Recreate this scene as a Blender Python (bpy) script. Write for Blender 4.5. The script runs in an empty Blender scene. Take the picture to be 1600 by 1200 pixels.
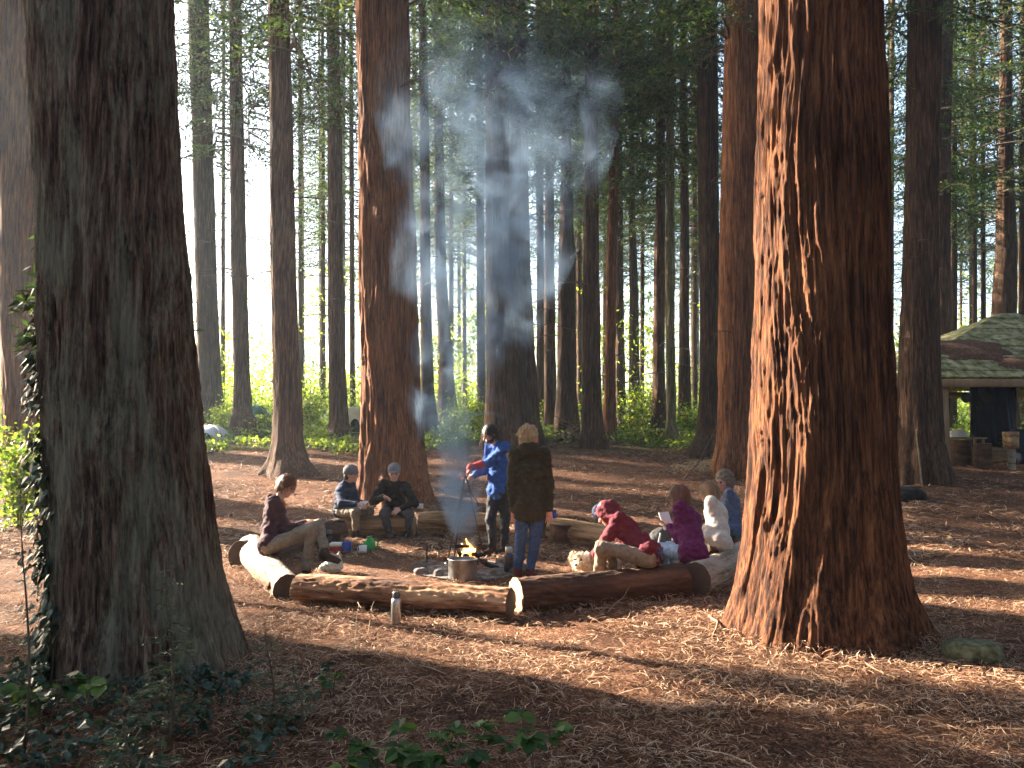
import bpy, math, random
import numpy as np
from mathutils import Vector, Matrix
R = math.radians
rng = np.random.default_rng(7); random.seed(7)
S = bpy.context.scene
COL = S.collection
# ------------------------------------------------------------------ camera
F = 1290.0; CAMZ = 1.65; PITCH = math.atan(79.0 / F)
cam = bpy.data.cameras.new('camera'); camo = bpy.data.objects.new('camera', cam); COL.objects.link(camo)
camo.location = (0, 0, CAMZ); camo.rotation_euler = (R(90) + PITCH, 0, 0)
cam.sensor_fit = 'HORIZONTAL'; cam.sensor_width = 36.0; cam.lens = 36.0 * F / 1600.0
cam.clip_start = 0.05; cam.clip_end = 2000
S.camera = camo
# ------------------------------------------------------------------ light
SUN_EL = 22.0; SUN_BEHIND = 30.0            # sun left of the view, behind the wood
sd = Vector((-math.cos(R(SUN_BEHIND)) * math.cos(R(SUN_EL)), math.sin(R(SUN_BEHIND)) * math.cos(R(SUN_EL)), math.sin(R(SUN_EL))))
W = bpy.data.worlds.new('World'); S.world = W; W.use_nodes = True
nt = W.node_tree
sky = nt.nodes.new('ShaderNodeTexSky'); sky.sky_type = 'NISHITA'; sky.sun_disc = False
sky.sun_elevation = R(SUN_EL); sky.sun_rotation = math.atan2(sd.x, sd.y)
sky.air_density = 1.0; sky.dust_density = 3.0; sky.ozone_density = 1.0
bg = nt.nodes['Background']; bg.inputs['Strength'].default_value = 0.065
nt.links.new(sky.outputs[0], bg.inputs['Color'])
sl = bpy.data.lights.new('sun', 'SUN'); sl.energy = 5.0; sl.angle = R(0.5); sl.color = (1.0, 0.87, 0.70)
so = bpy.data.objects.new('sun', sl); COL.objects.link(so); so.location = (-40, 25, 30)
so.rotation_euler = sd.to_track_quat('Z', 'Y').to_euler()
vs = S.view_settings; vs.view_transform = 'Standard'; vs.look = 'None'; vs.exposure = 3.4; vs.gamma = 1.0
cy = S.cycles; cy.use_denoising = True; cy.max_bounces = 6; cy.diffuse_bounces = 3; cy.glossy_bounces = 2
cy.transmission_bounces = 4; cy.transparent_max_bounces = 8; cy.volume_bounces = 0
cy.sample_clamp_indirect = 6.0; cy.caustics_reflective = False; cy.caustics_refractive = False
cy.volume_step_rate = 0.5; cy.volume_max_steps = 256
# ------------------------------------------------------------------ helpers: pixels, noise, terrain
CF = np.array((0, math.cos(PITCH), math.sin(PITCH))); CU = np.array((0, -math.sin(PITCH), math.cos(PITCH)))
def at(px, py, Y):
    """the point of the photograph's pixel (1600x1200) that lies Y metres in front of the photographer"""
    d = np.array((1.0, 0, 0)) * (px - 800) / F + CU * (600 - py) / F + CF
    return d * (Y / d[1]) + np.array((0, 0, CAMZ))
_p = np.random.default_rng(3).permutation(256); _p = np.concatenate([_p, _p, _p])
_g = np.array([(1,1,0),(-1,1,0),(1,-1,0),(-1,-1,0),(1,0,1),(-1,0,1),(1,0,-1),(-1,0,-1),(0,1,1),(0,-1,1),(0,1,-1),(0,-1,-1)], float)
def noise(P):
    P = np.asarray(P, float); i = np.floor(P).astype(int); f = P - i; i &= 255
    u = f * f * f * (f * (f * 6 - 15) + 10)
    out = 0
    for dx in (0, 1):
        for dy in (0, 1):
            for dz in (0, 1):
                h = _p[_p[_p[i[:, 0] + dx] + i[:, 1] + dy] + i[:, 2] + dz] % 12
                g = _g[h]; d = g[:, 0] * (f[:, 0] - dx) + g[:, 1] * (f[:, 1] - dy) + g[:, 2] * (f[:, 2] - dz)
                w = (u[:, 0] if dx else 1 - u[:, 0]) * (u[:, 1] if dy else 1 - u[:, 1]) * (u[:, 2] if dz else 1 - u[:, 2])
                out = out + w * d
    return out
def fbm(P, o=4, lac=2.0, gain=.5):
    P = np.asarray(P, float); a = 1; s = 0
    for k in range(o):
        s = s + a * noise(P + k * 17.3); P = P * lac; a *= gain
    return s
def ground(x, y):
    x = np.asarray(x, float); y = np.asarray(y, float)
    s = .115 * np.logaddexp(0, (y - 11.8) * 1.4) / 1.4
    cap = 1.78 + .95 / (1 + np.exp((x + 3.5) * .7))
    b = 4.0
    z = -np.logaddexp(-b * s, -b * cap) / b + math.log(1 + math.exp(-b * 1.78)) / b
    P = np.stack([x, y, 0 * x], -1).reshape(-1, 3)
    z = z + (.05 * noise(P * .45) + .022 * noise(P * 1.7 + 9)).reshape(x.shape)
    return z
def gz(x, y): return float(ground(np.array([x]), np.array([y]))[0])
def on_ground(px, py):
    lo = None
    for Y in np.arange(2.5, 45, .05):
        p = at(px, py, Y)
        if p[2] <= gz(p[0], p[1]): return p
    return at(px, py, 30)
# ------------------------------------------------------------------ helpers: objects
ORG = {}
def tag(o, label=None, cat=None, group=None, kind=None):
    if label: o['label'] = label
    if cat: o['category'] = cat
    if group: o['group'] = group
    if kind: o['kind'] = kind
    return o
def thing(name, loc, label, cat, group=None, rz=0.0):
    o = bpy.data.objects.new(name, None); COL.objects.link(o); o.location = tuple(loc); o.rotation_euler = (0, 0, rz)
    o.empty_display_size = .2
    ORG[o.name] = np.array(loc, float); return tag(o, label, cat, group)
def make_mesh(name, V, Fs, smooth=True):
    me = bpy.data.meshes.new(name); V = np.asarray(V, np.float32)
    arrs = Fs if isinstance(Fs, list) and len(Fs) and isinstance(Fs[0], np.ndarray) else [np.asarray(f) for f in [Fs]]
    loops = np.concatenate([a.reshape(-1) for a in arrs]).astype(np.int32)
    tot = np.concatenate([np.full(len(a), a.shape[1]) for a in arrs]).astype(np.int32)
    st = np.concatenate([[0], np.cumsum(tot)[:-1]]).astype(np.int32)
    me.vertices.add(len(V)); me.vertices.foreach_set('co', V.ravel())
    me.loops.add(len(loops)); me.loops.foreach_set('vertex_index', loops)
    me.polygons.add(len(tot)); me.polygons.foreach_set('loop_start', st); me.polygons.foreach_set('loop_total', tot)
    me.polygons.foreach_set('use_smooth', np.full(len(tot), bool(smooth)))
    me.update(calc_edges=True); me.validate()
    return me
def link(name, me, mat=None, parent=None, loc=None):
    o = bpy.data.objects.new(name, me); COL.objects.link(o)
    if mat is not None and len(me.materials) == 0: me.materials.append(mat)
    if parent is not None:
        o.parent = parent; ORG[o.name] = ORG[parent.name]
    else:
        ORG[o.name] = np.zeros(3) if loc is None else np.array(loc, float)
        if loc is not None: o.location = tuple(loc)
    return o
class MB:
    """gathers shapes in world metres; build() links them as ONE mesh object"""
    def __init__(s): s.V = []; s.Q = []; s.T = []; s.n = 0; s.NG = []
    def add(s, v, quads=None, tris=None):
        v = np.asarray(v, float); s.V.append(v)
        if quads is not None and len(quads): s.Q.append(np.asarray(quads) + s.n)
        if tris is not None and len(tris): s.T.append(np.asarray(tris) + s.n)
        s.n += len(v)
    def tube(s, pts, r, n=8, caps=True):
        pts = np.asarray(pts, float); m = len(pts); r = np.broadcast_to(np.asarray(r, float), (m,))
        t = np.gradient(pts, axis=0); t /= np.linalg.norm(t, axis=1)[:, None] + 1e-9
        up = np.array((0, 0, 1.0)) if abs(t[0][2]) < .9 else np.array((1.0, 0, 0))
        a = np.arange(n) * 2 * math.pi / n; V = []
        for i in range(m):
            u = np.cross(t[i], up); u /= np.linalg.norm(u) + 1e-9; w = np.cross(u, t[i]); up = w
            V.append(pts[i] + r[i] * (np.cos(a)[:, None] * u + np.sin(a)[:, None] * w))
        V = np.concatenate(V); j = np.arange(n); Q = []
        for i in range(m - 1):
            Q.append(np.stack([i * n + j, (i + 1) * n + j, (i + 1) * n + (j + 1) % n, i * n + (j + 1) % n], -1))
        T = None
        if caps:
            V = np.concatenate([V, pts[:1], pts[-1:]]); b = m * n
            T = np.concatenate([np.stack([j, (j + 1) % n, np.full(n, b)], -1), np.stack([(m - 1) * n + (j + 1) % n, (m - 1) * n + j, np.full(n, b + 1)], -1)])
        s.add(V, np.concatenate(Q), T)
    def lathe(s, prof, c, n=24, M=None):
        """prof: (radius, height) from bottom to top"""
        a = np.arange(n) * 2 * math.pi / n; V = []
        for r, z in prof: V.append(np.stack([r * np.cos(a), r * np.sin(a), np.full(n, z)], -1))
        V = np.concatenate(V); j = np.arange(n); Q = []
        for i in range(len(prof) - 1): Q.append(np.stack([i * n + j, i * n + (j + 1) % n, (i + 1) * n + (j + 1) % n, (i + 1) * n + j], -1))
        b = len(V); V = np.concatenate([V, [(0, 0, prof[0][1])], [(0, 0, prof[-1][1])]]); e = (len(prof) - 1) * n
        T = np.concatenate([np.stack([(j + 1) % n, j, np.full(n, b)], -1), np.stack([e + j, e + (j + 1) % n, np.full(n, b + 1)], -1)])
        if M is not None: V = V @ np.array(M.to_3x3()).T
        s.add(V + np.asarray(c, float), np.concatenate(Q), T)
    def box(s, c, size, M=None, bev=.0):
        x, y, z = [v / 2 for v in size]; b = min(bev, x * .9, y * .9, z * .9)
        if b > 0:
            V = []; 
            for zz, ins in ((-z, b), (-z + b, 0), (z - b, 0), (z, b)):
                X, Y_ = x - ins, y - ins
                V += [(-X, -Y_ + b, zz), (-X + b, -Y_, zz), (X - b, -Y_, zz), (X, -Y_ + b, zz), (X, Y_ - b, zz), (X - b, Y_, zz), (-X + b, Y_, zz), (-X, Y_ - b, zz)]
            V = np.array(V, float); n = 8; j = np.arange(n); Q = [np.stack([i * n + j, i * n + (j + 1) % n, (i + 1) * n + (j + 1) % n, (i + 1) * n + j], -1) for i in range(3)]
            Q = np.concatenate(Q); cap = []
            for o, fl in ((0, True), (24, False)):
                q = [(o, o + 1, o + 2, o + 3), (o, o + 3, o + 4, o + 7), (o + 4, o + 5, o + 6, o + 7)]
                cap += [t[::-1] if fl else t for t in q]
            Q = np.concatenate([Q, np.array(cap)])
        else:
            V = np.array([(i, j, k) for i in (-x, x) for j in (-y, y) for k in (-z, z)], float)
            Q = np.array([(0, 1, 3, 2), (4, 6, 7, 5), (0, 4, 5, 1), (2, 3, 7, 6), (0, 2, 6, 4), (1, 5, 7, 3)])
        if M is not None: V = V @ np.array(M.to_3x3()).T
        s.add(V + np.asarray(c, float), Q)
    def build(s, name, mat, parent=None, smooth=True, loc=None):
        V = np.concatenate(s.V); fs = []
        if s.Q: fs.append(np.concatenate(s.Q))
        if s.T: fs.append(np.concatenate(s.T))
        o = (ORG[parent.name] if parent is not None else (np.zeros(3) if loc is None else np.array(loc, float)))
        return link(name, make_mesh(name, V - o, fs, smooth), mat, parent, loc)
# ------------------------------------------------------------------ helpers: materials
def newmat(name):
    m = bpy.data.materials.new(name); m.use_nodes = True; t = m.node_tree
    return m, t, t.nodes['Principled BSDF'], t.nodes, t.links
def ramp(ns, stops):
    r = ns.new('ShaderNodeValToRGB'); e = r.color_ramp.elements
    while len(e) < len(stops): e.new(.5)
    for k, (p, c) in enumerate(stops): e[k].position = p; e[k].color = (*c, 1)
    return r
def noisy(name, stops, scale=8, stretch=(1, 1, 1), rough=.85, bump=.3, bscale=None, detail=8, dist=.01, spec=.12, metal=0, island=0.0, objrand=0.0):
    m, t, b, ns, ln = newmat(name)
    tc = ns.new('ShaderNodeTexCoord'); mp = ns.new('ShaderNodeMapping'); mp.inputs['Scale'].default_value = stretch
    ln.new(tc.outputs['Object'], mp.inputs[0])
    n = ns.new('ShaderNodeTexNoise'); n.inputs['Scale'].default_value = scale; n.inputs['Detail'].default_value = detail; n.inputs['Roughness'].default_value = .62
    ln.new(mp.outputs[0], n.inputs['Vector']); fac = n.outputs['Fac']
    for amt, node, out in ((island, 'ShaderNodeNewGeometry', 'Random Per Island'), (objrand, 'ShaderNodeObjectInfo', 'Random')):
        if amt > 0:
            g = ns.new(node); ma = ns.new('ShaderNodeMath'); ma.operation = 'MULTIPLY_ADD'; ma.inputs[1].default_value = amt; ma.inputs[2].default_value = -amt / 2
            ln.new(g.outputs[out], ma.inputs[0]); ad = ns.new('ShaderNodeMath'); ad.operation = 'ADD'; ln.new(ma.outputs[0], ad.inputs[0]); ln.new(fac, ad.inputs[1]); fac = ad.outputs[0]
    r = ramp(ns, stops); ln.new(fac, r.inputs[0]); ln.new(r.outputs[0], b.inputs['Base Color'])
    b.inputs['Roughness'].default_value = rough; b.inputs['Specular IOR Level'].default_value = spec; b.inputs['Metallic'].default_value = metal
    if bump > 0:
        n2 = ns.new('ShaderNodeTexNoise'); n2.inputs['Scale'].default_value = bscale or scale * 2; n2.inputs['Detail'].default_value = 6; ln.new(mp.outputs[0], n2.inputs['Vector'])
        bp = ns.new('ShaderNodeBump'); bp.inputs['Strength'].default_value = bump; bp.inputs['Distance'].default_value = dist
        ln.new(n2.outputs['Fac'], bp.inputs['Height']); ln.new(bp.outputs[0], b.inputs['Normal'])
    return m
def leafmat(name, stops, transl=.45, rough=.5, spec=.3, tcol=None):
    """a leaf: its colour varies from leaf to leaf and light passes through it"""
    m, t, b, ns, ln = newmat(name)
    g = ns.new('ShaderNodeNewGeometry'); r = ramp(ns, stops); ln.new(g.outputs['Random Per Island'], r.inputs[0])
    ln.new(r.outputs[0], b.inputs['Base Color']); b.inputs['Roughness'].default_value = rough; b.inputs['Specular IOR Level'].default_value = spec
    tr = ns.new('ShaderNodeBsdfTranslucent'); mx = ns.new('ShaderNodeMixShader'); mx.inputs[0].default_value = transl
    hs = ns.new('ShaderNodeMixRGB'); hs.blend_type = 'MULTIPLY'; hs.inputs[0].default_value = 1; hs.inputs[2].default_value = (*(tcol or (1.6, 1.5, .7)), 1)
    ln.new(r.outputs[0], hs.inputs[1]); ln.new(hs.outputs[0], tr.inputs[0])
    ln.new(b.outputs[0], mx.inputs[1]); ln.new(tr.outputs[0], mx.inputs[2]); ln.new(mx.outputs[0], ns['Material Output'].inputs['Surface'])
    return m
def barkmat(name, stops, lichen=0.0, lcol=(.09, .105, .085), fine=30, bd=.02):
    m, t, b, ns, ln = newmat(name)
    tc = ns.new('ShaderNodeTexCoord')
    def nz(sc, st, det=8, rough=.65, dist=0.0):
        mp = ns.new('ShaderNodeMapping'); mp.inputs['Scale'].default_value = (1, 1, st); ln.new(tc.outputs['Object'], mp.inputs[0])
        n = ns.new('ShaderNodeTexNoise'); n.inputs['Scale'].default_value = sc; n.inputs['Detail'].default_value = det; n.inputs['Roughness'].default_value = rough; n.inputs['Distortion'].default_value = dist
        ln.new(mp.outputs[0], n.inputs['Vector']); return n
    n = nz(fine, .06, 9, .72, .3); big = nz(2.2, .3, 5)
    oi = ns.new('ShaderNodeObjectInfo'); ma = ns.new('ShaderNodeMath'); ma.operation = 'MULTIPLY_ADD'; ma.inputs[1].default_value = .08; ln.new(oi.outputs['Random'], ma.inputs[0])
    sb = ns.new('ShaderNodeMath'); sb.operation = 'MULTIPLY_ADD'; sb.inputs[1].default_value = .35; sb.inputs[2].default_value = -.215; ln.new(big.outputs['Fac'], sb.inputs[0])
    ad = ns.new('ShaderNodeMath'); ad.operation = 'ADD'; ln.new(sb.outputs[0], ad.inputs[0]); ln.new(n.outputs['Fac'], ad.inputs[1]); ln.new(ad.outputs[0], ma.inputs[2])
    r = ramp(ns, stops); ln.new(ma.outputs[0], r.inputs[0]); colr = r.outputs[0]
    if lichen > 0:
        n3 = nz(3.0, .28, 9, .75, .5); n4 = nz(60, .25, 6, .7)
        mu = ns.new('ShaderNodeMath'); mu.operation = 'MULTIPLY_ADD'; mu.inputs[1].default_value = .35; ln.new(n4.outputs['Fac'], mu.inputs[0]); ln.new(n3.outputs['Fac'], mu.inputs[2])
        r3 = ramp(ns, [(.64, (0, 0, 0)), (.76, (lichen,) * 3)]); ln.new(mu.outputs[0], r3.inputs[0])
        lc = ramp(ns, [(.35, tuple(v * .45 for v in lcol)), (.62, lcol)]); ln.new(n.outputs['Fac'], lc.inputs[0])
        mx = ns.new('ShaderNodeMixRGB'); ln.new(lc.outputs[0], mx.inputs[2]); ln.new(r3.outputs[0], mx.inputs[0]); ln.new(colr, mx.inputs[1]); colr = mx.outputs[0]
    ln.new(colr, b.inputs['Base Color']); b.inputs['Roughness'].default_value = .92; b.inputs['Specular IOR Level'].default_value = .15
    n2 = nz(fine * 1.6, .055, 9, .75, .2)
    bp = ns.new('ShaderNodeBump'); bp.inputs['Strength'].default_value = 1; bp.inputs['Distance'].default_value = bd; ln.new(n2.outputs['Fac'], bp.inputs['Height']); ln.new(bp.outputs[0], b.inputs['Normal'])
    return m
M = {}
M['bark_red'] = barkmat('redwood bark', [(.36, (.026, .012, .008)), (.46, (.088, .036, .019)), (.54, (.165, .066, .030)), (.68, (.31, .135, .058))], bd=.03)
M['bark_grey'] = barkmat('grey redwood bark with lichen', [(.36, (.02, .012, .009)), (.46, (.085, .05, .034)), (.54, (.16, .10, .07)), (.66, (.31, .23, .17))], lichen=.8, lcol=(.25, .235, .165), bd=.03)
M['bark_mid'] = barkmat('brown conifer bark', [(.36, (.018, .011, .008)), (.46, (.045, .023, .014)), (.54, (.082, .042, .024)), (.68, (.19, .105, .06))], lichen=.15, lcol=(.12, .12, .08))
M['bark_moss'] = barkmat('mossy pale bark', [(.38, (.05, .04, .022)), (.5, (.13, .11, .06)), (.64, (.28, .24, .15))], lichen=.6, lcol=(.11, .14, .05))
# ------------------------------------------------------------------ the ground
def axis(lo, a, b, hi, st, g=1.25):
    m = list(np.arange(a, b, st)); s = st
    x = b; up = []
    while x < hi: up.append(x); s *= g; x += s
    up.append(hi); s = st; x = a; dn = []
    while True:
        s *= g; x -= s
        if x <= lo: dn.append(lo); break
        dn.append(x)
    return np.array(dn[::-1] + m + up)
gx = axis(-400, -9, 11, 400, .075); gy = axis(-60, 2.4, 24, 700, .075)
X, Y = np.meshgrid(gx, gy, indexing='ij'); Z = ground(X, Y)
P = np.stack([X, Y, 0 * X], -1).reshape(-1, 3)
Z = Z + (.018 * fbm(P * 5.5, 3)).reshape(X.shape)
V = np.stack([X, Y, Z], -1).reshape(-1, 3); nx, ny = X.shape
I = np.arange(nx * ny).reshape(nx, ny)
Q = np.stack([I[:-1, :-1], I[1:, :-1], I[1:, 1:], I[:-1, 1:]], -1).reshape(-1, 4)
def ground_mat():
    m, t, b, ns, ln = newmat('forest floor of needles and soil')
    tc = ns.new('ShaderNodeTexCoord')
    def nz(sc, det=8, rough=.65, dist=0):
        n = ns.new('ShaderNodeTexNoise'); n.inputs['Scale'].default_value = sc; n.inputs['Detail'].default_value = det; n.inputs['Roughness'].default_value = rough; n.inputs['Distortion'].default_value = dist
        ln.new(tc.outputs['Object'], n.inputs['Vector']); return n
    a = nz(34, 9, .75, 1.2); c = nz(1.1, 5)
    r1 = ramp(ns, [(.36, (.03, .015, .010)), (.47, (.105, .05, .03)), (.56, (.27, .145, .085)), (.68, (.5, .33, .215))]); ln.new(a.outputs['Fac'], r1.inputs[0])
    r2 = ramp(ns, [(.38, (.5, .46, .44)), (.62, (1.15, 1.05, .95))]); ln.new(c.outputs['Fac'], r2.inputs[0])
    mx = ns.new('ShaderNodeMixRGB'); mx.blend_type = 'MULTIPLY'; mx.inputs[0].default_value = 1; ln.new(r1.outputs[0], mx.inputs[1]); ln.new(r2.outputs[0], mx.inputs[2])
    # green ground cover beyond the clearing
    sx = ns.new('ShaderNodeSeparateXYZ'); ln.new(tc.outputs['Object'], sx.inputs[0])
    mr = ns.new('ShaderNodeMapRange'); mr.inputs[1].default_value = 21; mr.inputs[2].default_value = 29; ln.new(sx.outputs['Y'], mr.inputs[0])
    g = nz(.55, 6, .7); ad = ns.new('ShaderNodeMath'); ad.operation = 'MULTIPLY_ADD'; ad.inputs[1].default_value = 1.0; ln.new(mr.outputs[0], ad.inputs[0]); ln.new(g.outputs['Fac'], ad.inputs[2])
    rg = ramp(ns, [(.72, (0, 0, 0)), (.95, (1, 1, 1))]); ln.new(ad.outputs[0], rg.inputs[0])
    gc = ramp(ns, [(.35, (.03, .05, .015)), (.6, (.08, .13, .035))]); ln.new(a.outputs['Fac'], gc.inputs[0])
    m2 = ns.new('ShaderNodeMixRGB'); ln.new(rg.outputs[0], m2.inputs[0]); ln.new(mx.outputs[0], m2.inputs[1]); ln.new(gc.outputs[0], m2.inputs[2])
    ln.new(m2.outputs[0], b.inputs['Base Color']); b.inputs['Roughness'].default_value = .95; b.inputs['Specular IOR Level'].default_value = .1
    bp = ns.new('ShaderNodeBump'); bp.inputs['Strength'].default_value = 1; bp.inputs['Distance'].default_value = .035; ln.new(a.outputs['Fac'], bp.inputs['Height']); ln.new(bp.outputs[0], b.inputs['Normal'])
    return m
M['ground'] = ground_mat()
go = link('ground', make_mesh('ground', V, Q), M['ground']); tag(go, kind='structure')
# needles and bark shreds: nobody could count them
def strips(P, L, Wd, ang, tilt, bend, lift):
    n = len(P); d = np.stack([np.cos(ang) * np.cos(tilt), np.sin(ang) * np.cos(tilt), np.sin(tilt)], -1); s = np.stack([-np.sin(ang), np.cos(ang), 0 * ang], -1)
    roll = rng.uniform(-.6, .6, n); s = s * np.cos(roll)[:, None] + np.array((0, 0, 1.)) * np.sin(roll)[:, None]
    V = []
    for k, (u, w) in enumerate(((-.5, .5), (0, 1), (.5, .4))):
        c = P + d * (u * L)[:, None] + s * (bend * L * (1 - 4 * u * u))[:, None]; c[:, 2] += lift * L * (1 - 4 * u * u)
        V += [c - s * (Wd * w / 2)[:, None], c + s * (Wd * w / 2)[:, None]]
    V = np.stack(V, 1).reshape(-1, 3); o = np.arange(n)[:, None] * 6
    Q = np.concatenate([o + np.array([0, 1, 3, 2]), o + np.array([2, 3, 5, 4])])
    return V, Q
def scatter(n, d0, d1, p=1.6):
    y = d0 + (d1 - d0) * rng.random(n) ** p; x = (rng.random(n) * 2 - 1) * (y * .68 + .8)
    return x, y
mb = MB()
for n, d0, d1, l0, l1, w0, w1 in ((130000, 2.7, 9, .03, .10, .002, .006), (80000, 5, 15, .05, .16, .003, .008), (70000, 11, 25, .08, .24, .008, .02)):
    x, y = scatter(n, d0, d1); cl = noise(np.stack([x * .9, y * .9, 0 * x], -1)) + .6 * noise(np.stack([x * 3.1, y * 3.1, 0 * x + 5], -1)); kp = rng.random(n) < np.clip(.62 + 1.3 * cl, .12, 1); x, y = x[kp], y[kp]; n = len(x); z = ground(x, y) + rng.uniform(.004, .035, n)
    L = rng.uniform(l0, l1, n); w = rng.uniform(w0, w1, n)
    mb.add(*strips(np.stack([x, y, z], -1), L, w, rng.uniform(0, 6.28, n), rng.normal(0, .22, n), rng.normal(0, .12, n), rng.uniform(0, .12, n)))
for k in range(260):   # fallen brown twigs and shed sprays among the needles
    x, y = scatter(1, 2.8, 15); x, y = float(x[0]), float(y[0]); a = rng.uniform(0, 6.28); L = rng.uniform(.12, .5); s_ = np.linspace(-.5, .5, 6); bend = rng.normal(0, .25)
    px_ = x + np.cos(a) * s_ * L - np.sin(a) * bend * L * (s_ ** 2); py_ = y + np.sin(a) * s_ * L + np.cos(a) * bend * L * (s_ ** 2); pz_ = ground(px_, py_) + .02 + rng.uniform(0, .03) * (1 - 4 * s_ ** 2)
    mb.tube(np.stack([px_, py_, pz_], -1), np.linspace(1, .5, 6) * rng.uniform(.002, .006), 5)
    if k % 3 == 0:
        m_ = 26; t_ = rng.random(m_); c_ = np.stack([np.interp(t_, np.linspace(0, 1, 6), v) for v in (px_, py_, pz_)], -1)
        mb.add(*strips(c_ + rng.normal(0, .012, (m_, 3)), rng.uniform(.04, .09, m_), np.full(m_, .006), a + np.where(rng.random(m_) < .5, .8, -.8) + rng.normal(0, .2, m_), rng.normal(.1, .2, m_), rng.normal(0, .1, m_), np.full(m_, .05)))
M['litter'] = leafmat('dry needles and bark shreds', [(0, (.04, .018, .012)), (.25, (.125, .055, .033)), (.5, (.33, .175, .098)), (.8, (.46, .295, .18)), (1, (.6, .44, .31))], transl=.15, rough=.8, spec=.2, tcol=(1.1, 1, .9))
tag(mb.build('needle_litter', M['litter'], smooth=False), 'dry brown needles and bark shreds covering the forest floor', 'leaf litter', kind='stuff')
# ------------------------------------------------------------------ trees
def trunk_verts(prof, seg, zs, seed, amp, cell, flare=0.0, lobes=5, fz=.5):
    """prof rows: z, cx, cy, r"""
    prof = np.array(sorted(prof)); z = np.asarray(zs)
    cx = np.interp(z, prof[:, 0], prof[:, 1]); cyy = np.interp(z, prof[:, 0], prof[:, 2]); r = np.interp(z, prof[:, 0], prof[:, 3])
    th = np.arange(seg) * 2 * math.pi / seg
    TH, ZZ = np.meshgrid(th, z); RR = np.repeat(r[:, None], seg, 1); R0 = float(np.median(r))
    zb = ZZ - z[0]
    tw = .25 * noise(np.stack([ZZ.ravel() * .35, 0 * ZZ.ravel() + seed, 0 * ZZ.ravel()], -1)).reshape(ZZ.shape)
    a = TH + tw
    ux, uy = np.cos(a) * R0, np.sin(a) * R0
    base = np.stack([ux, uy, ZZ], -1).reshape(-1, 3) + seed * 7.7
    wrp = .5 * cell * noise(base * np.array((1, 1, .5)) / (cell * 3))
    q = base + wrp[:, None]
    n1 = 1 - 2 * np.abs(noise(q * np.array((1, 1, .06)) / cell))
    n2 = 1 - 2 * np.abs(noise(q * np.array((1, 1, .055)) / (cell * .45) + 31))
    n3 = 1 - 2 * np.abs(noise(q * np.array((1, 1, .06)) / (cell * .2) + 57))
    n4 = noise(base * np.array((1, 1, .6)) / .35 + 5)
    d = amp * (1.0 * n1 + .85 * n2 + .42 * n3 + .4 * n4 - 1.0)
    d = d.reshape(ZZ.shape)
    if flare > 0:
        lob = .5 + .5 * np.cos(lobes * TH + seed + .6 * noise(np.stack([TH.ravel() * 0 + seed, np.cos(TH.ravel()) * 2, np.sin(TH.ravel()) * 2], -1)).reshape(TH.shape) * 4)
        RR = RR * (1 + flare * np.exp(-zb / fz) * (lob - .45))
    RR = RR + d
    V = np.stack([cx[:, None] + RR * np.cos(TH), cyy[:, None] + RR * np.sin(TH), ZZ], -1).reshape(-1, 3)
    m = len(z); I = np.arange(m * seg).reshape(m, seg); J = np.roll(I, -1, 1)
    Q = np.stack([I[:-1], J[:-1], J[1:], I[1:]], -1).reshape(-1, 4)
    return V, Q
M['needle'] = leafmat('dark evergreen sprays', [(0, (.010, .026, .013)), (.4, (.024, .052, .022)), (.75, (.05, .088, .03)), (1, (.11, .14, .04))], transl=.45, rough=.55)
M['twig'] = noisy('grey twig bark', [(.3, (.05, .035, .025)), (.7, (.17, .12, .09))], 20, rough=.9)
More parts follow.
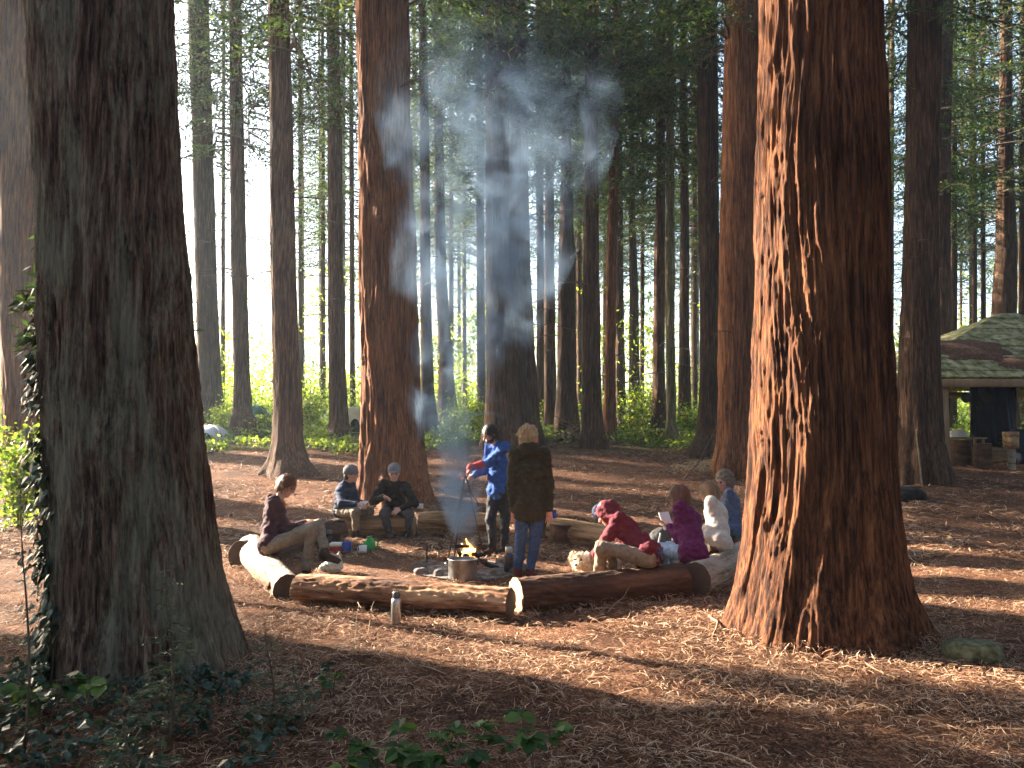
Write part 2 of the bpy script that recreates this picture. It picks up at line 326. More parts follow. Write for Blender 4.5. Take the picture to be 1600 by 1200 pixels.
def crown_mesh(name, z0, z1, L0, nb, seed, dens=1.0):
    g = np.random.default_rng(seed); P = []; D = []; U = []; Ls = []; Ws = []
    tw = MB()
    for k in range(nb):
        t = (k + g.random()) / nb; z = z0 + (z1 - z0) * t
        L = L0 * (1 - .8 * t) * g.uniform(.6, 1.1) * (.55 + .45 * min(1, t * 6 + g.random()*.7)); a = g.uniform(0, 6.283)
        up = g.uniform(-.1, .25); s = np.linspace(0, 1, 7)
        px = L * s; pz = z + L * (up * s - .38 * s ** 2)
        spine = np.stack([np.cos(a) * px, np.sin(a) * px, pz], -1)
        tw.tube(spine, np.linspace(.035, .006, 7) * (.6 + .25 * L0 / 3), 4, caps=False)
        sidev = np.array((-math.sin(a), math.cos(a), 0)); fw = np.array((math.cos(a), math.sin(a), 0))
        m = int(L / .17 * dens)
        for i in range(m):
            ss = .18 + .82 * (i + g.random()) / m
            b = np.array([np.interp(ss, s, spine[:, j]) for j in range(3)])
            for sg in (-1, 1):
                l = L * (.36 * (1 - ss) + .09) * g.uniform(.6, 1.2)
                d = sidev * sg * g.uniform(.55, 1) + fw * g.uniform(.35, .9) + np.array((0, 0, g.uniform(-.55, .1))); d /= np.linalg.norm(d)
                ns_ = max(2, int(l / .085))
                for q in range(ns_):
                    w = (q + .5) / ns_
                    P.append(b + d * l * w + np.array((0, 0, -.18 * l * w * w)) + g.normal(0, .03, 3))
                    dd = d + g.normal(0, .45, 3); D.append(dd / np.linalg.norm(dd)); Ls.append(g.uniform(.09, .2) * (1.15 - .4 * w)); Ws.append(g.uniform(.025, .06))
    P = np.array(P); D = np.array(D); Ls = np.array(Ls); Ws = np.array(Ws)
    Nn = g.normal(0, .5, P.shape) + np.array((0, 0, 1.)); Sd = np.cross(D, Nn); Sd /= np.linalg.norm(Sd, axis=1)[:, None]
    V = np.stack([P - Sd * (Ws * .35)[:, None], P + D * (Ls * .5)[:, None] - Sd * (Ws * .5)[:, None] , P + D * Ls[:, None], P + D * (Ls * .5)[:, None] + Sd * (Ws * .5)[:, None]], 1).reshape(-1, 3)
    Q = np.arange(len(V)).reshape(-1, 4)
    V2 = np.concatenate(tw.V); Q2 = np.concatenate(tw.Q)
    me = make_mesh(name, np.concatenate([V, V2]), np.concatenate([Q, Q2 + len(V)]), False)
    me.materials.append(M['needle']); me.materials.append(M['twig'])
    mi = np.zeros(len(Q) + len(Q2), np.int32); mi[len(Q):] = 1; me.polygons.foreach_set('material_index', mi)
    return me
CROWN = {'low': [crown_mesh('crown', 7.6, 25, 3.7, 125, 11 + k, 1.1) for k in range(3)],
         'mid': [crown_mesh('crown', 9.3, 26, 3.9, 122, 21 + k, 1.1) for k in range(3)],
         'thin': [crown_mesh('crown', 6.4, 23, 2.6, 66, 31 + k, .9) for k in range(3)],
         'high': [crown_mesh('crown', 14.5, 30, 4.0, 75, 41 + k) for k in range(2)]}
def add_crown(root, kind, sc=1.0):
    k = random.randrange(len(CROWN[kind])); o = link('crown', CROWN[kind][k], None, root)
    o.rotation_euler = (0, 0, random.uniform(0, 6.28)); o.scale = (sc, sc, 1.0); return o
def add_dead(root, prof, zr, n, seed):
    """bare dead side branches, one part each"""
    g = np.random.default_rng(seed); prof = np.array(sorted(prof))
    for k in range(n):
        z = g.uniform(*zr); a = g.uniform(0, 6.283); c = np.array([np.interp(z, prof[:, 0], prof[:, j]) for j in (1, 2)]); r = np.interp(z, prof[:, 0], prof[:, 3])
        L = g.uniform(.6, 1.9); s = np.linspace(0, 1, 8); mb = MB(); d = np.array((math.cos(a), math.sin(a)))
        lat = g.uniform(-.3, .3)
        pts = np.stack([c[0] + d[0] * (r * .8 + L * s) - d[1] * lat * s ** 2 * L, c[1] + d[1] * (r * .8 + L * s) + d[0] * lat * s ** 2 * L, z + L * (.1 * s - .45 * s ** 2 + .2 * s ** 3)], -1)
        mb.tube(pts, np.linspace(.02, .004, 8), 5)
        for q in range(3):
            i = int(g.integers(2, 6)); e = pts[i] + np.array((d[0] + g.normal(0, .6), d[1] + g.normal(0, .6), g.normal(-.2, .3))) * .35
            mb.tube([pts[i], (pts[i] + e) / 2 + (0, 0, .03), e], (.008, .005, .002), 4)
        mb.build('dead_branch', M['twig'], root)
def tree(name, label, trace, d=None, mat='bark_mid', seg=44, dz=.13, amp=.022, cell=.16, crown='mid', H=27, flare=.35, lobes=5, fz=.5, group=None, dead=0, csc=1.0, seed=None, ztop=9.0, rs=1.0):
    """trace: rows (photo y, left edge x, right edge x) from the top down; the last row is the foot"""
    trace = sorted(trace); by, bl, br = trace[-1]
    if d is None: d = float(on_ground((bl + br) / 2, by)[1])
    prof = []
    for py, l, r in trace:
        c = at((l + r) / 2, py, d); w = at(r, py, d)[0] - at(l, py, d)[0]; prof.append((c[2], c[0], c[1], w / 2 * rs))
    prof.sort(); z0, x0, y0, r0 = prof[0]
    g0 = gz(x0, d); 
    if z0 > g0 - .05: prof.insert(0, (g0 - .12, x0, d, r0 * 1.04))
    zt, xt, yt, rt = prof[-1]; k = prof[-2] if len(prof) > 2 else prof[0]
    sl = (xt - k[1]) / max(zt - k[0], .5) * .5
    prof.append((max(H, zt + 1), xt + sl * max(H - zt, 1), yt, rt * .25))
    seed = seed if seed is not None else random.uniform(0, 90)
    zs = np.concatenate([np.arange(prof[0][0], ztop, dz), np.arange(ztop, prof[-1][0], 1.2), [prof[-1][0]]])
    root = thing(name, (x0, d, g0), label, 'tree', group)
    V, Q = trunk_verts(prof, seg, zs, seed, amp, cell, flare, lobes, fz)
    o = link('trunk', make_mesh('trunk', V - ORG[root.name], Q), M[mat], root)
    if crown: add_crown(root, crown, csc)
    if dead: add_dead(root, prof, (3.2, min(9, H - 4)), dead, int(seed * 13))
    return root, prof, d
# ---- the two giants in front
T1, T1P, T1D = tree('redwood_tree', 'massive grey barked redwood trunk with ivy climbing it, nearest tree on the left', [(0, 51, 266), (150, 58, 272), (300, 66, 280), (450, 70, 294), (600, 74, 306), (800, 84, 330), (930, 86, 352), (1010, 82, 374), (1075, 70, 398)], d=5.95, rs=.945, mat='bark_grey', seg=400, dz=.018, amp=.024, cell=.10, crown='high', H=32, flare=.16, lobes=6, fz=.35, seed=4.2, ztop=6.2)
T23, T23P, T23D = tree('redwood_tree', 'massive red fibrous redwood trunk right of the log circle, sunlit down its left side', [(0, 1189, 1376), (150, 1186, 1380), (300, 1181, 1385), (450, 1180, 1388), (600, 1176, 1391), (750, 1168, 1398), (850, 1160, 1408), (920, 1146, 1422), (970, 1130, 1442), (1015, 1108, 1475)], d=7.05, rs=.935, mat='bark_red', seg=420, dz=.018, amp=.03, cell=.125, crown='high', H=33, flare=.16, lobes=6, fz=.35, seed=1.3, ztop=6.2)
# ---- trees round the clearing
tree('redwood_tree', 'thick orange red redwood trunk behind the two seated men in caps', [(0, 557, 637), (210, 560, 642), (420, 563, 650), (600, 565, 657), (700, 562, 664), (750, 558, 672), (775, 550, 682), (800, 540, 696)], d=15.4, mat='bark_red', seg=180, dz=.04, rs=.96, amp=.05, cell=.26, crown='mid', H=31, seed=2.2, fz=.6, dead=2)
tree('redwood_tree', 'broad brown trunk at the left edge of the photo behind the ivy clad redwood', [(0, -4, 76), (400, 4, 88), (650, 12, 97), (760, 16, 106), (797, 4, 118)], d=15.0, mat='bark_red', seg=120, dz=.06, amp=.025, crown='mid', H=30)
tree('conifer_tree', 'straight brown trunk with flared foot standing behind the woman writing in the hooded jacket', [(0, 420, 451), (210, 423, 456), (420, 424, 461), (600, 428, 469), (690, 427, 473), (720, 420, 481), (740, 410, 496)], mat='bark_mid', seg=96, dz=.06, crown='mid', H=28, dead=5)
tree('conifer_tree', 'leaning dark trunk standing just behind the low white tent', [(0, 294, 325), (200, 301, 331), (420, 306, 337), (600, 311, 345), (635, 308, 350)], d=29.5, crown='mid', dead=5)
tree('conifer_tree', 'slim dark trunk immediately left of the green dome tent', [(0, 359, 376), (210, 360, 380), (420, 362, 385), (600, 366, 390), (645, 364, 394), (657, 359, 400)], d=26.5, crown='mid', dead=5)
tree('conifer_tree', 'slim dark trunk immediately left of the pale yellow tent', [(0, 511, 529), (210, 513, 533), (420, 513, 536), (600, 514, 541), (660, 515, 544), (676, 511, 549)], d=24.5, crown='mid', dead=4)
tree('conifer_tree', 'slim trunk close behind the right side of the thick orange redwood', [(0, 654, 665), (210, 656, 670), (420, 657, 672), (600, 658, 677), (655, 657, 684)], d=26.5, crown='mid', dead=3)
tree('conifer_tree', 'hazy blue trunk in the drifting smoke left of the big dark double trunk', [(0, 676, 690), (210, 678, 692), (420, 680, 697), (560, 687, 706), (635, 684, 714)], d=29, crown='low', dead=3)
tree('conifer_tree', 'thin trunk touching the left edge of the big dark double trunk', [(0, 743, 752), (420, 745, 757), (640, 746, 759)], d=31, crown='mid')
tree('redwood_tree', 'big dark trunk behind the man in blue, left one of the double trunk', [(0, 758, 795), (210, 759, 794), (420, 760, 796), (600, 760, 808), (660, 758, 814), (700, 750, 824)], d=23.0, mat='bark_mid', seg=110, dz=.07, crown='mid', H=30, dead=3, amp=.025)
tree('redwood_tree', 'big dark trunk above the blond woman, right one of the double trunk', [(0, 797, 820), (210, 796, 823), (420, 795, 828), (600, 797, 839), (660, 797, 844), (697, 790, 856)], d=23.8, mat='bark_mid', seg=110, dz=.07, crown='mid', H=30, dead=4, amp=.025)
tree('conifer_tree', 'slender trunk first to the right of the big dark double trunk', [(0, 836, 845), (210, 838, 846), (420, 839, 850), (620, 839, 853)], d=30, crown='low', dead=2)
tree('conifer_tree', 'slender trunk second to the right of the big dark double trunk', [(0, 850, 861), (210, 852, 864), (500, 851, 867), (640, 850, 870)], d=28, crown='mid', dead=2)
tree('conifer_tree', 'medium trunk with brushwood heaped at its foot', [(0, 878, 890), (210, 878, 892), (420, 873, 898), (600, 871, 900), (662, 866, 905)], d=25, crown='low', dead=4)
tree('conifer_tree', 'straight medium trunk behind the right shoulder of the blond woman, foot at the clearing edge', [(0, 916, 934), (210, 914, 934), (420, 911, 936), (600, 910, 939), (670, 909, 942), (688, 904, 948)], d=23.2, crown='mid', seg=64, dead=4)
tree('conifer_tree', 'slim trunk with a sunlit reddish stripe near its top', [(0, 958, 968), (210, 953, 967), (420, 948, 963), (600, 945, 961), (672, 941, 964)], d=25, mat='bark_red', crown='low', dead=3)
tree('conifer_tree', 'thin trunk just behind the slim one with the reddish stripe', [(0, 962, 971), (420, 961, 973), (610, 962, 977)], d=32, crown='mid')
tree('conifer_tree', 'thin trunk rising from the bushes in the middle of the bright gap', [(0, 982, 990), (330, 983, 992), (460, 984, 997), (590, 983, 999)], d=33, crown='low', dead=2)
tree('conifer_tree', 'slim brown trunk left neighbour of the pale mossy one', [(0, 1030, 1039), (210, 1028, 1039), (400, 1023, 1038), (600, 1020, 1039), (666, 1017, 1043)], d=25.5, mat='bark_mid', crown='mid', dead=4)
tree('conifer_tree', 'pale mossy thin trunk standing on the green clearing edge', [(0, 1042, 1052), (210, 1041, 1053), (500, 1040, 1054), (660, 1041, 1056), (681, 1039, 1060)], d=24, mat='bark_moss', crown='low', dead=2)
tree('conifer_tree', 'slim dark trunk right neighbour of the pale mossy one', [(0, 1062, 1071), (330, 1063, 1076), (500, 1062, 1077), (648, 1060, 1080)], d=28, crown='mid', dead=3)
tree('conifer_tree', 'grey brown trunk with a root running out to its left, beside the reddish sunlit one', [(0, 1090, 1119), (210, 1090, 1121), (500, 1095, 1124), (600, 1094, 1125), (680, 1089, 1130), (708, 1072, 1140)], d=21.4, mat='bark_mid', seg=96, dz=.06, crown='mid', dead=4)
tree('redwood_tree', 'reddish trunk sunlit on its left, behind the three people seated on the right', [(0, 1135, 1193), (210, 1130, 1192), (400, 1126, 1187), (600, 1123, 1182), (690, 1121, 1182), (740, 1112, 1190)], d=18.2, mat='bark_red', seg=130, dz=.05, amp=.026, crown='mid', H=30, dead=3)
tree('redwood_tree', 'dark trunk standing in front of the open shelter', [(0, 1421, 1470), (210, 1419, 1464), (400, 1414, 1463), (600, 1406, 1466), (690, 1405, 1472), (740, 1396, 1486)], d=17.6, mat='bark_mid', seg=110, dz=.06, amp=.024, crown='mid', H=30, dead=4)
tree('conifer_tree', 'dark trunk half hidden behind the tree in front of the shelter', [(0, 1464, 1488), (210, 1459, 1484), (400, 1459, 1484), (720, 1457, 1488)], d=27, crown='low', dead=3)
tree('conifer_tree', 'hazy blue trunk rising behind the shelter roof', [(0, 1565, 1580), (210, 1562, 1580), (400, 1557, 1587), (500, 1551, 1586), (660, 1549, 1590)], d=29.5, crown='low', csc=1.2, dead=3)
FAR_G = 'thin far trunks against the bright sky'
def straight(px, d, w, lab, crown, grp=None, mat='bark_mid', dead=0):
    lean = random.uniform(-4, 4); tp = w * .62
    return tree('conifer_tree', lab, [(0, px + lean - tp / 2, px + lean + tp / 2), (640, px - w / 2, px + w / 2)], d=d, crown=crown, seg=20, dz=.5, amp=.012, group=grp, mat=mat, dead=dead, H=random.uniform(22, 27), flare=.2)
for px, d, w, lab, cr in ((348, 38, 7, 'thin trunk in the bright gap behind the low white tent', 'thin'), (470, 37, 8, 'thin trunk close right of the straight trunk with the flared foot', 'thin'), (505, 36, 8, 'thin trunk close left of the slim one by the pale yellow tent', 'thin'), (551, 33, 9, 'thin trunk between the pale yellow tent and the thick orange redwood', 'low'),
        (705, 36, 8, 'thin far trunk in the smoke, nearer the hazy blue trunk', 'low'), (726, 38, 7, 'thin far trunk in the smoke, nearer the big dark double trunk', 'low'), (906, 34, 9, 'thin far trunk between the brushwood trunk and the straight medium trunk', 'mid'), (1003, 38, 7, 'thinnest far trunk right of the one rising from the bushes', 'low'), (1086, 36, 8, 'thin far trunk left of the trunk with the spreading root', 'low'),
        (1391, 34, 9, 'thin trunk showing right of the massive red redwood', 'mid'), (1490, 33, 10, 'thin dark trunk right of the tree in front of the shelter', 'mid'), (1523, 36, 8, 'thin trunk above the shelter roof, left of a close pair', 'low'), (1537, 36, 8, 'thin trunk above the shelter roof, right of a close pair', 'low'), (1598, 32, 14, 'trunk at the right edge of the photo above the shelter roof', 'mid')):
    straight(px, d, w, lab, cr, dead=1)
g = np.random.default_rng(5)
for px in list(g.uniform(440, 560, 4)) + list(g.uniform(640, 760, 7)) + list(g.uniform(830, 1120, 15)) + list(g.uniform(1385, 1650, 9)):
    straight(px, g.uniform(40, 58), g.uniform(4, 7.5), 'one of the thinnest far trunks standing against the bright sky beyond the clearing', random.choice(['thin', 'thin', 'mid']), FAR_G)
# ---- neighbours outside the photograph on the sun's side: their stems stripe the floor
def outside(x, y, r, crown='high', H=29):
    root = thing('conifer_tree', (x, y, gz(x, y)), 'tall conifer standing outside the photo to the left of the clearing', 'tree', 'conifers left of the clearing outside the photo')
    z = np.concatenate([np.arange(-.2, 9, .4), np.arange(9, H, 1.5)]); V, Q = trunk_verts([(-.2, 0, 0, r * 1.5), (.5, 0, 0, r * 1.1), (2, 0, 0, r), (H, 0, 0, r * .25)], 20, z, x, .02, .2, .2)
    link('trunk', make_mesh('trunk', V, Q), M['bark_mid'], root)
    if crown: add_crown(root, crown)
OUT = []
up = np.array((-math.cos(R(SUN_BEHIND)), math.sin(R(SUN_BEHIND))))
def lateral(x, y): return x * up[1] - y * up[0]
LIT = []   # ground points seen in direct sun in the photograph
for px, py, Yv in ((600, 985, 0), (820, 1015, 0), (1000, 1000, 0), (700, 1000, 0), (1090, 990, 0), (430, 880, 0), (470, 1060, 0), (640, 1085, 0), (1220, 940, 0), (400, 835, 0), (600, 890, 0), (560, 775, 0), (640, 865, 0), (940, 745, 0), (566, 800, 0), (575, 792, 0), (590, 795, 0), (1118, 738, 0), (1128, 738, 0), (1085, 708, 0), (424, 738, 0), (1150, 960, 0), (1165, 930, 0), (1190, 1000, 0)):
    p = on_ground(px, py); LIT.append((p[0], p[1]))
g = np.random.default_rng(23); tries = 0
while len(OUT) < 60 and tries < 9000:
    tries += 1; x = g.uniform(-42, -7.5); y = g.uniform(2, 50); r = g.uniform(.26, .48)
    if x > -y * .64 - 1.6 or x < -44: continue
    if any((x - a) ** 2 + (y - b) ** 2 < 2.6 ** 2 for a, b, _ in OUT): continue
    if any(abs(lateral(x, y) - lateral(a, b)) < r + .22 and (x - a) * up[0] + (y - b) * up[1] > 0 for a, b in LIT): continue
    OUT.append((x, y, r)); outside(x, y, r)
# unseen conifer added behind the nearest grey redwood, crown shaped to shade the foreground
hx, hy = -3.72, 7.5; root = thing('conifer_tree', (hx, hy, gz(hx, hy)), 'unseen slim young conifer added behind the nearest grey redwood to shade the foreground', 'tree')
z = np.concatenate([np.arange(-.2, 6, .3), np.arange(6, 20, 1.2)]); V, Q = trunk_verts([(-.2, 0, 0, .42), (.5, 0, 0, .34), (3, 0, 0, .3), (20, 0, 0, .06)], 24, z, 3.3, .02, .18, .2); link('trunk', make_mesh('trunk', V, Q), M['bark_mid'], root)
link('crown', crown_mesh('crown', 2.2, 7.5, .72, 330, 61, 2.2), None, root)
hx, hy = -4.6, 9.3; root = thing('conifer_tree', (hx, hy, gz(hx, hy)), 'second unseen young conifer added behind the nearest grey redwood to shade the right foreground', 'tree')  # second unseen conifer, added so its raised crown shades the right foreground
z = np.concatenate([np.arange(-.2, 8, .3), [9.0]]); V, Q = trunk_verts([(-.2, 0, 0, .12), (.5, 0, 0, .09), (3, 0, 0, .075), (9, 0, 0, .015)], 16, z, 5.3, .008, .12, .2); link('trunk', make_mesh('trunk', V, Q), M['bark_mid'], root)
link('crown', crown_mesh('crown', 3.0, 8.5, .74, 300, 63, 2.4), None, root)
ring = []; g = np.random.default_rng(77); tries = 0  # unseen trees behind and to the right, put in to block sky light
while len(ring) < 92 and tries < 6000:
    tries += 1; a = g.uniform(-2.75, .95); rr = 40 * math.sqrt(g.uniform(.012, 1)); x, y = rr * math.cos(a) , rr * math.sin(a) + 1
    if abs(x) < y * .64 + 2.2 or (x < -3 and y > -2 - .25 * abs(x)) or math.hypot(x, y) < 3.2: continue
    if any((x - p) ** 2 + (y - q) ** 2 < 3.1 ** 2 for p, q in ring): continue
    ring.append((x, y)); n0 = set(bpy.data.objects.keys()); near = math.hypot(x, y) < 9
    outside(x, y, g.uniform(.3, .5), 'mid' if near else 'low')
    for nme in set(bpy.data.objects.keys()) - n0:
        o = bpy.data.objects[nme]
        if o.parent is None: tag(o, 'tall conifer standing outside the photo behind the photographer' if y < 3 else 'tall conifer standing outside the photo to the right', 'tree', 'conifers outside the photo ' + ('behind' if y < 3 else 'to the right'))
# ------------------------------------------------------------------ undergrowth, far wood, plants
def leaves(P, size, asp=.55, up=.6, g=rng, droop=0.0):
    """one folded rhombic leaf at every point"""
    n = len(P); Nn = g.normal(0, 1, (n, 3)) * (1 - up) + np.array((0, 0, up)); Nn /= np.linalg.norm(Nn, axis=1)[:, None]
    A = g.normal(0, 1, (n, 3)); A[:, 2] -= droop; D = A - Nn * (A * Nn).sum(1)[:, None]; D /= np.linalg.norm(D, axis=1)[:, None] + 1e-9
    Sd = np.cross(D, Nn); L = np.broadcast_to(size, n)[:, None]; w = L * asp * .5
    V = np.stack([P, P + D * L * .45 + Sd * w + Nn * L * .08, P + D * L, P + D * L * .45 - Sd * w + Nn * L * .08], 1).reshape(-1, 3)
    return V, np.arange(n * 4).reshape(n, 4)
M['green'] = leafmat('sunny undergrowth leaves', [(0, (.03, .06, .012)), (.4, (.085, .145, .025)), (.8, (.17, .22, .045)), (1, (.28, .27, .07))], transl=.5, tcol=(1.7, 1.7, .6))
M['wood'] = leafmat('far woodland leaves', [(0, (.04, .08, .014)), (.5, (.13, .19, .032)), (1, (.28, .30, .07))], transl=.6, tcol=(1.9, 1.9, .6))
M['ivy'] = leafmat('glossy ivy leaves', [(0, (.012, .03, .02)), (.5, (.022, .05, .03)), (1, (.045, .075, .045))], transl=.2, rough=.35, spec=.4)
M['bramble'] = leafmat('bramble leaves', [(0, (.02, .05, .016)), (.5, (.05, .11, .03)), (1, (.12, .19, .045))], transl=.45, rough=.5, spec=.25)
M['fern'] = leafmat('feathery conifer shoots', [(0, (.025, .045, .02)), (.6, (.055, .09, .038)), (1, (.11, .13, .06))], transl=.3)
g = np.random.default_rng(91)
n = 135000; y = 21.5 + 24 * g.random(n) ** 1.2; x = (g.random(n) * 2 - 1) * (y * .68 + 1)
pn = noise(np.stack([x * .33, y * .33, 0 * x], -1)); pf = noise(np.stack([x * 1.1, y * 1.1, 0 * x + 4], -1))
edge = 23.5 + 1.2 * np.sin(x * .7) - 2.0 * (x < -4) - 2.5 * (x < -6.5) - 1.0 * np.exp(-((x - 5) / 2.5) ** 2)
k = (pn + .45 * pf > -.13 - .1 * (y > 28)) & (y > edge); x, y, pn, pf = x[k], y[k], pn[k], pf[k]
h = np.clip(.22 + .9 * np.maximum(0, pn + .5 * pf) * 2.2 * np.clip((y - 23) / 6, .15, 2.1), .1, 3.0)
z = ground(x, y) + h * g.random(len(x)) ** .6
mb = MB(); mb.add(*leaves(np.stack([x, y, z], -1), g.uniform(.06, .15, len(x)), .6, .45, g))
tag(mb.build('undergrowth', M['green'], smooth=False), 'low leafy green undergrowth spreading between the far trunks', 'undergrowth', kind='stuff')
n = 260000; y = 46 + 34 * g.random(n); x = (g.random(n) * 2 - 1) * y * .72; z = 15 * g.random(n) ** 1.5
c = noise(np.stack([x * .16, y * .12, z * .22], -1)) + .6 * noise(np.stack([x * .5, y * .3, z * .6 + 3], -1))
k = c > .02 + .04 * z - .24 * (z < 3) - .03 * (x > 0) * (z > 4); k &= ~((x / y < -.28) & (x / y > -.41) & (z > 5) & (c < .5)); P = np.stack([x, y, z], -1)[k]
n2 = 120000; y = 31 + 15 * g.random(n2); x = (g.random(n2) * 2 - 1) * y * .7; z = 7.5 * g.random(n2) ** 1.3; c = noise(np.stack([x * .3, y * .25, z * .3 + 7], -1)) + .5 * noise(np.stack([x * .9, y * .6, z * .9 + 3], -1)); k = (c > .12 + .045 * z) & ~((x / y < -.28) & (x / y > -.41) & (z > 4)); P2 = np.stack([x, y, z], -1)[k]; nP = len(P); P = np.concatenate([P, P2]); P[:, 2] += ground(P[:, 0], P[:, 1])
mb = MB(); mb.add(*leaves(P, np.where(np.arange(len(P)) < nP, g.uniform(.18, .42, len(P)), g.uniform(.1, .22, len(P))), .5, .4, g))
tag(mb.build('far_woodland', M['wood'], smooth=False), 'sunlit pale green far woodland behind all the trunks', 'woodland', kind='stuff')
def shrub(x, y, h, w, nl, lab, mat='green', leaf=(.06, .13), grp=None, name='shrub', seed=0):
    g = np.random.default_rng(seed + 100); z0 = gz(x, y); root = thing(name, (x, y, z0), lab, 'shrub', grp)
    st = MB(); P = []
    for k in range(9):
        a = g.uniform(0, 6.28); r = w * .5 * g.uniform(.3, 1); hh = h * g.uniform(.6, 1)
        pts = np.array([(x + .04 * math.cos(a), y + .04 * math.sin(a), z0 - .03), (x + r * .35 * math.cos(a), y + r * .35 * math.sin(a), z0 + hh * .55), (x + r * math.cos(a), y + r * math.sin(a), z0 + hh)])
        st.tube(pts, (.012, .008, .003), 5)
        t = g.random(nl // 9) ** .7; b = np.stack([np.interp(t, (0, .5, 1), pts[:, j]) for j in range(3)], -1)
        P.append(b + g.normal(0, w * .13, b.shape) * np.array((1, 1, .8)))
    P = np.concatenate(P); P[:, 2] = np.maximum(P[:, 2], z0 + .03); mb = MB(); mb.add(*leaves(P, g.uniform(*leaf, len(P)), .6, .4, g))
    mb.build('foliage', M[mat], root, False); st.build('stem', M['twig'], root); return root
for i, (px, py, d, h, w, nl, lab) in enumerate(((30, 790, 13.2, 1.75, .9, 1500, 'tall yellow green shrub at the left edge before the broad brown trunk'), (1000, 660, 26, 1.6, 2.4, 2600, 'big leafy bush filling the gap left of the pale mossy trunk'), (345, 640, 26.5, 1.0, 1.2, 900, 'bright green bush beside the low white tent'),
        (480, 650, 27, 1.5, 1.8, 1600, 'sunlit green bush between the flared trunk and the slim trunk by the pale yellow tent'), (735, 640, 27, 1.3, 1.8, 1400, 'green bush in the smoke left of the big dark double trunk'), (1085, 655, 26, 1.2, 1.3, 1200, 'green bush left of the grey brown trunk with the spreading root'), (1420, 660, 25, 2.3, 2.4, 2200, 'dark green bush seen between the massive redwood and the shelter'), (935, 650, 26.5, 1.2, 1.2, 900, 'green bush at the right side of the straight medium trunk'))):
    p = at(px, py, d); shrub(p[0], d, h, w, nl, lab, seed=i)
# ivy climbing the left giant
def on_trunk(P, D, py, frac):
    """a point on the camera side of a trunk: frac -1 left edge .. 1 right edge"""
    prof = np.array(sorted(P)); z = at(800, py, D)[2]; c = [np.interp(z, prof[:, 0], prof[:, j]) for j in (1, 2, 3)]
    th = math.asin(max(-1, min(1, frac))); return np.array((c[0] + c[2] * math.sin(th), c[1] - c[2] * math.cos(th), z)), np.array((math.sin(th), -math.cos(th), 0))
g = np.random.default_rng(12)
iv = thing('ivy_vine', (T1P[0][1] - .3, T1D - .55, 0), 'glossy dark ivy climbing the left edge of the nearest grey trunk', 'ivy')
V = []; st = MB(); ivl = MB()
for s, (f0, f1, top) in enumerate(((-.93, -.97, 400), (-.8, -.93, 455), (-.86, -.88, 520), (-.72, -.74, 620), (-.78, -.8, 700), (-.62, -.7, 850), (-.9, -.95, 640))):
    pys = np.linspace(1085, top, 26); fr = np.linspace(f0 + .14, f1, 26) + .035 * np.sin(pys / 33 + s)
    pts = []
    for py, f in zip(pys, fr):
        p, nn = on_trunk(T1P, T1D, py, f); pts.append(p + nn * .012)
        for q in range(int(g.poisson(4.6 if py > 470 else 2))):
            if noise(np.array([[py / 60, s * 3.3, .5]]))[0] < -.18: continue
            V.append((p + nn * g.uniform(.02, .10) + g.normal(0, .03, 3), nn))
    st.tube(pts, .006, 5)
def ivy_leaf(mb, p, nn, L):
    d = np.array((0, 0, -1.)) + nn * g.uniform(.1, .7) + g.normal(0, .35, 3); d /= np.linalg.norm(d)
    n_ = nn + np.array((0, 0, .8)) + g.normal(0, .35, 3); s = np.cross(d, n_); s /= np.linalg.norm(s); n_ = np.cross(s, d)
    o = [(0, 0), (-.12, .42), (.25, .5), (.42, .28), (1, 0), (.42, -.28), (.25, -.5), (-.12, -.42)]
    v = np.array([p + d * a * L + s * b * L + n_ * (-.18 * abs(b)) * L for a, b in o]); mb.add(v, quads=[(0, 1, 2, 3), (0, 5, 6, 7)], tris=[(0, 3, 4), (0, 4, 5)])
for p, nn in V: ivy_leaf(ivl, p, nn, g.uniform(.045, .085))
ivl.build('foliage', M['ivy'], iv, False); st.build('stem', M['twig'], iv)
# ground ivy and bramble in the lower left corner: uncounted
n = 6500; x = g.uniform(-3.6, -1.2, n); y = g.uniform(2.9, 5.6, n)
P = np.stack([x, y, 0 * x], -1); k = (noise(P * 2.2) + .5 * noise(P * 6) > -.05 + .35 * np.clip(x + 1.9, 0, 1)); x, y = x[k], y[k]
z = ground(x, y) + .03 + .16 * g.random(len(x)) * (1 + noise(np.stack([x * 3, y * 3, 0 * x], -1)))
mb = MB(); mb.add(*leaves(np.stack([x, y, z], -1), g.uniform(.03, .075, len(x)), .7, .6, g))
tag(mb.build('ground_ivy', M['ivy'], smooth=False), 'dark ivy leaves carpeting the ground at the foot of the ivy clad redwood', 'ground ivy', kind='stuff')
